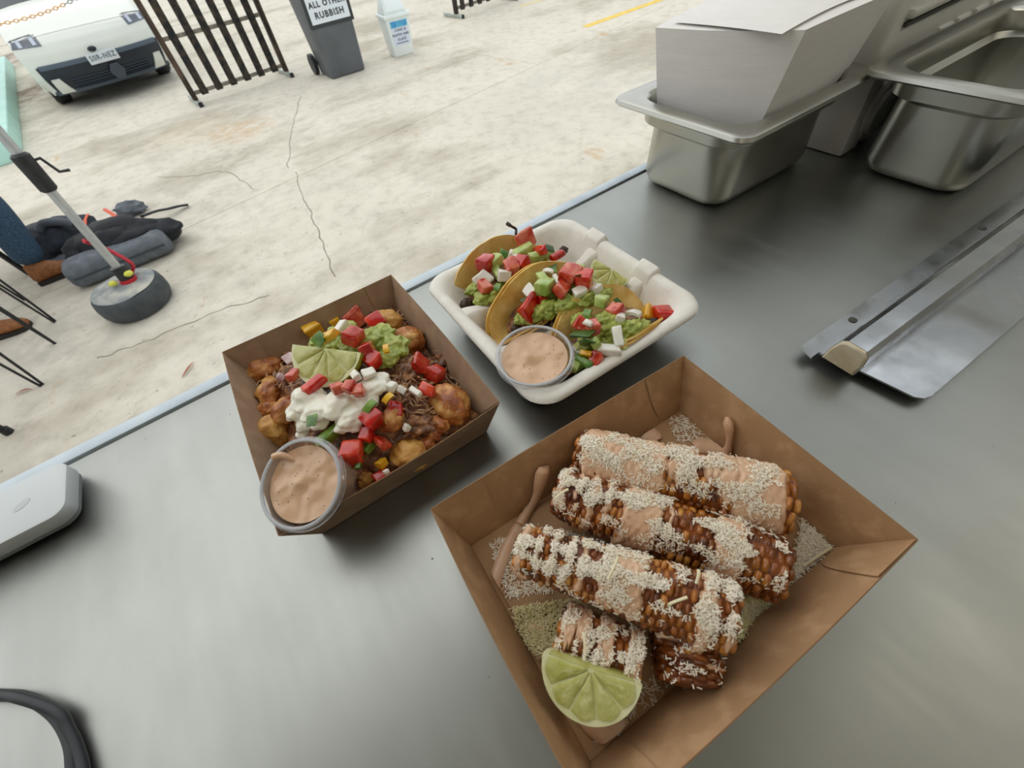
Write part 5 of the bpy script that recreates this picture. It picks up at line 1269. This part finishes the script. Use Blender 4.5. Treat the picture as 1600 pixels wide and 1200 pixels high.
# ---- backpack and grey cushions
def backpack():
    mk_ = mat('black_nylon', S('#101317'), S('#1c2026'), rough=.75, scale=40, bump=.4, bscale=60, tex='world'); og = mat('orange_zip', S('#d4532c'), rough=.5)
    c = at(178, 372, .12); a = at(130, 385, .0); b = at(262, 352, .0); d = (b - a); d.z = 0; d.normalize(); n = Vector((-d.y, d.x, 0))
    t = thing('backpack', 'black backpack with orange zip pulls lying on the concrete', 'backpack', (c.x, c.y, 0))
    rot = Euler((0, 0, math.atan2(d.y, d.x)))
    mk('main_bag', blob(Vector((c.x, c.y, .105)), (.30, .17, .11), .25, 1.7, 4, 3., rot), mk_, t)
    mk('front_pocket', blob(Vector((c.x, c.y, .125)) + d * .02 - n * .07, (.17, .09, .085), .25, 1.8, 3, 5., rot), mk_, t)
    mk('top_flap', blob(Vector((c.x, c.y, .09)) + d * .25, (.14, .12, .07), .3, 1.9, 3, 6., rot), mk_, t)
    q = at(163, 327, .235); q2 = at(187, 343, .21)
    mk('zip_pull', tube([q, (q + q2) / 2 + UP * .01, q2], .012, 6, flat=.5), og, t, label='orange zip pull')
    q = at(137, 335, .17); q2 = at(133, 355, .16)
    mk('zip_pull', tube([q, (q + q2) / 2 + UP * .01, q2], .010, 6, flat=.5), og, t, label='orange zip pull')
    st = [at(222, 338, .09), at(244, 330, .06), at(264, 326, .05), at(280, 322, .03), at(294, 320, .015)]
    mk('strap', tube(smooth_path(st, 6), .020, 8, flat=.4), mk_, t)
    st = [at(232, 345, .08), at(255, 355, .05), at(272, 360, .02)]
    mk('strap', tube(smooth_path(st, 6), .022, 8, flat=.5), mk_, t)
    # dark bag at its left, with a grey roll collar
    c2 = at(96, 372, .1)
    t2 = thing('dark_bag', 'soft dark navy bag between the denim leg and the backpack', 'bag', (c2.x, c2.y, 0))
    mk('bag_body', blob(Vector((c2.x, c2.y, .11)), (.24, .17, .115), .2, 1.6, 4, 8., rot), mat('navy_nylon', S('#151b26'), S('#222a36'), rough=.7, scale=30, bump=.3, bscale=60, tex='world'), t2)
    rim = [at(62, 362, .2), at(68, 350, .23), at(84, 347, .235), at(104, 348, .23), at(116, 352, .21)]
    mk('bag_rim', tube(smooth_path(rim, 6), .026, 10), mat('grey_rim', S('#4a5058'), rough=.8), t2)
    # grey cushion in front: a wide, soft, rounded bar folded with a seam
    A, B = at(118, 428, .07), at(255, 374, .07); dd = (B - A); L = dd.length; dd.normalize(); nn = Vector((-dd.y, dd.x, 0))
    mc = mat('grey_canvas', S('#565c62'), S('#6a7076'), rough=.85, scale=20, bump=.4, bscale=70, tex='world')
    t3 = thing('grey_cushion', 'long grey cushion lying in front of the backpack', 'cushion', ((A + B) / 2).xy[:] + (0,) if False else (((A + B) / 2).x, ((A + B) / 2).y, 0))
    def sec(s, k): return [A + dd * s + nn * (y * k) + UP * (z * k + .075 - .07) for y, z in [(p[0], p[1]) for p in rr(.21, .14, .055, 5)]]
    mk('cushion_body', loft([sec(s, k) for s, k in ((-.035, .3), (-.03, .75), (-.012, .93), (.02, 1), (L * .5, 1.03), (L - .02, 1), (L + .012, .93), (L + .03, .75), (L + .035, .3))], True, True), mc, t3, sharp=0)
    mk('seam', tube([A + dd * .0 - nn * .107 + UP * .012, A + dd * L * .5 - nn * .11 + UP * .014, A + dd * L - nn * .107 + UP * .012], .005, 6), mat('seam_thread', S('#3d4247'), rough=.9), t3)
    g = at(200, 324, .05)
    tag(mk('grey_cloth', blob(Vector((g.x, g.y, .035)), (.11, .07, .05), .4, 2., 3, 4., rot), mc), 'crumpled grey cloth behind the backpack', 'cloth')
    g = at(120, 400, .04)
    tag(mk('grey_cloth', blob(Vector((g.x, g.y, .03)), (.22, .12, .04), .35, 2., 3, 9., rot), mc), 'flat grey cloth between the tan boot and the backpack', 'cloth')
backpack()

# ================================================================== CAR
def car():
    mw = mat('car_paint', S('#d3d7ce'), S('#d6dad1'), rough=.22, scale=2, coat=.6); mbk = mat('car_black', S('#1b232c'), rough=.4); mgl = mat('car_glass', S('#27313a'), rough=.08, spec=.8); mrub = M_BLACKRUB
    ml = mat('headlight_lens', S('#3e4652'), S('#565f6d'), rough=.15, scale=12, coat=.6); mchr = mat('headlight_strip', S('#b9c2cf'), rough=.2)
    O = Vector((-.35, 7.74, 0)); fr = frame(O, R(7)) @ Matrix.Diagonal((.83, .83, .90, 1))
    t = thing('white_car', 'white hatchback with a black grille parked beyond the barrier', 'car', O)
    prof = [(.10, .20, .80, .26), (.04, .27, .83, .30), (.0, .38, .855, .32), (.0, .49, .865, .33), (.03, .60, .87, .34), (.09, .68, .87, .33), (.20, .755, .865, .30), (.55, .875, .84, .20), (.98, .985, .80, .10), (1.35, 1.20, .70, .08), (1.75, 1.41, .61, .06), (2.2, 1.48, .60, .03), (2.9, 1.48, .60, .0), (3.5, 1.40, .60, -.02), (3.95, 1.08, .72, -.06), (4.1, .90, .84, -.10), (4.18, .62, .86, -.15), (4.12, .30, .82, -.15)]
    def shell(s, tt, o=0.):
        k = s * (len(prof) - 1); i = min(int(k), len(prof) - 2); f = k - i
        y, z, hw, bow = [prof[i][q] * (1 - f) + prof[i + 1][q] * f for q in range(4)]
        a = abs(tt); x = math.copysign(hw * (1 - (1 - a) ** 1.0), tt)
        y += bow * a ** 2.6
        z -= .05 * a ** 3 * (1 if i > 5 else .3)
        return Vector((x, y, z))
    def Sh(s, tt, o=0.):
        e = .002; du = shell(min(1, s + e), tt) - shell(max(0, s - e), tt); dv = shell(s, min(1, tt + e)) - shell(s, max(-1, tt - e))
        n = dv.cross(du).normalized(); p = shell(s, tt)
        n = n if n.dot(Vector((0, 2.1, .6)) - p) < 0 else -n
        return fr @ (p + n * o)
    def patch(name, s0, s1, t0, t1, o, m, nu=10, nv=12, parent=None, sh=None, label=None):
        def f(u, v, oo):
            uu, vv = (u, v) if sh is None else sh(u, v)
            return Sh(s0 + (s1 - s0) * uu, t0 + (t1 - t0) * vv, oo)
        A = grid(lambda u, v: f(u, v, o), nu, nv); B = grid(lambda u, v: f(u, v, -.003), nu, nv)
        ed = [grid(lambda u, v, q=q: f(q, u, o + (-.003 - o) * v), nv, 1) for q in (0, 1)] + [grid(lambda u, v, q=q: f(u, q, o + (-.003 - o) * v), nu, 1) for q in (0, 1)]
        return mk(name, cat([A, B] + ed), m, parent or t, sharp=35, label=label)
    n = len(prof) - 1
    sz = lambda i: i / n
    mk('body_shell', grid(lambda u, v: Sh(u, v * 2 - 1), 68, 40), mw, t, sharp=60)
    # flanks
    def flank(sgn):
        def f(u, v):
            s = sz(1) + (sz(16) - sz(1)) * u; top = shell(s, sgn); z = .24 + (top.z - .24) * v
            x = top.x + sgn * (max(0, .87 - abs(top.x)) * (1 - v) ** .8 if top.z > .9 else 0) 
            return fr @ Vector((x, top.y, z))
        return grid(f, 40, 10)
    for s in (-1, 1): mk('flank_panel', flank(s), mw, t, sharp=50)
    mk('underbody', xf(box(-.78, .78, .32, 3.95, .17, .30), fr), mbk, t, smooth=False)
    patch('bonnet', sz(6.05), sz(7.95), -.93, .93, .006, mw)
    gr = patch('lower_grille', sz(.2), sz(3.05), -.90, .90, .010, mbk, 8, 30)
    patch('bumper_lip', sz(0), sz(.55), -.93, .93, .02, mat('bumper_lip', S('#46525e'), rough=.4), 4, 24)
    patch('upper_trim', sz(2.75), sz(3.15), -.86, .86, .016, mat('grey_trim', S('#4f5c69'), rough=.4), 3, 24)
    for q in (.55, .8, 1.05, 1.3, 1.55): patch('grille_bar', sz(q), sz(q + .09), -.60, .60, .022, mat('grille_bar', S('#2c3742'), rough=.4), 2, 20, gr)
    for s in (-1, 1):
        patch('corner_blade', sz(.25), sz(1.9), s * .66, s * .86, .026, mw, 6, 6, None, lambda u, v: (u, v * (1 - .45 * u) + .0 + (.30 * u)))
        def hs(u, v): return (u * (1 - .15 * v) + .12 * v * (1 - u), v * (1 - .15 * u))
        hl = patch('headlight', sz(4.95), sz(6.2), s * .62, s * .985, .008, ml, 6, 10, None, hs)
        for a in (.66, .84): patch('light_strip', sz(5.1), sz(5.95), s * a, s * (a + .05), .012, mchr, 4, 3, hl)
        patch('headlight_glass', sz(6.2), sz(6.25), s * .66, s * .97, .009, mgl, 2, 6, hl)
    patch('windscreen', sz(8.15), sz(9.9), -.93, .93, .004, mgl)
    patch('rear_window', sz(13.1), sz(13.9), -.85, .85, .004, mgl)
    for s in (-1, 1):
        for y in (.98, 3.35):
            w = mk('wheel', xf(lathe([(.05, 0), (.22, .01), (.23, -.01), (.30, -.005), (.32, .03), (.32, .17), (.29, .2), (.05, .2)], 28, True, True), fr @ basis(Vector((s * .83, y, .32)), Vector((0, 1, 0)), Vector((0, 0, s)) if s > 0 else Vector((0, 0, 1)), Vector((-s, 0, 0)))), mrub, t)
            mk('hubcap', xf(lathe([(.02, -.012), (.19, -.004), (.20, .006)], 20, True, False), fr @ basis(Vector((s * .832, y, .32)), Vector((0, 1, 0)), Vector((0, 0, 1)), Vector((-s, 0, 0)))), mchr, w)
        mk('wing_mirror', xf(blob((s * .98, 1.25, 1.02), (.10, .06, .075), .1, 2, 3, 1), fr), mw, t)
        mk('side_window', xf(hexa([(s * .80, 1.35, 1.0), (s * .80, 3.4, 1.0), (s * .64, 3.2, 1.36), (s * .66, 1.85, 1.36)], [(s * .815, 1.35, 1.0), (s * .815, 3.4, 1.0), (s * .655, 3.2, 1.36), (s * .675, 1.85, 1.36)]), fr), mgl, t, smooth=False)
    # number plate
    pm = fr @ basis(Vector((.0, -.032, .475)), Vector((1, 0, 0)), Vector((0, 0, 1)), Vector((0, -1, 0)))
    pl = mk('number_plate', xf(box(-.186, .186, -.056, .056, 0, .008, bev=.003), pm), mat('plate_white', S('#ced6da'), rough=.4), t, label='white number plate with dark characters')
    mk('lettering', text_mesh('S0R-NEZ', .074, pm @ Matrix.Translation((0, 0, .0095)), .0015), mat('plate_ink', S('#56636e'), rough=.6), pl, smooth=False)
    mk('camera_pod', xf(blob((-.06, -.035, .565), (.055, .03, .028), .1, 2, 3, 1), fr), mbk, t)
    mk('radar_panel', xf(lathe([(.095, 0), (.095, .012), (.085, .018)], 6, True, True), fr @ basis(Vector((.06, -.03, .305)), Vector((1, 0, 0)), Vector((0, 0, 1)), Vector((0, -1, 0)))), mat('radar_panel', S('#3a424c'), rough=.4), t, smooth=False)
car()
# ---- plastic chain in front of the bonnet
def chain():
    A, B = at(-40, 52, .85), at(104, 1, .95)
    B2 = Vector((.30, 6.60, 1.10)); A = Vector((-1.75, 6.9, 1.04)); 
    t = thing('plastic_chain', 'grey and orange plastic chain hanging across in front of the bonnet', 'chain', (A.x, A.y, 0))
    mk('chain_post', tube([(A.x, A.y, .14), (A.x, A.y, 1.14)], .03, 12), M_BLACKM, t)
    N = 60; gl, ol = [], []
    P = [A.lerp(B2, k / N) - UP * (.16 * math.sin(math.pi * k / N)) for k in range(N + 1)]
    for k in range(N):
        d = (P[k + 1] - P[k]); L = d.length; d.normalize(); s = d.cross(UP).normalized(); u = s.cross(d)
        if k % 2: s = u
        c = (P[k] + P[k + 1]) / 2
        ring = [c + d * math.cos(2 * math.pi * q / 10) * L * .62 + s * math.sin(2 * math.pi * q / 10) * .011 for q in range(11)]
        (ol if 17 < k < 42 else gl).append(tube(ring, .0036, 5, cap=False))
    mk('chain_links', cat(gl), mat('chain_grey', S('#8e9390'), rough=.5), t, kind='stuff'); mk('chain_links', cat(ol), mat('chain_orange', S('#e0a860'), rough=.5), t, kind='stuff', label='orange run of chain links')
chain()
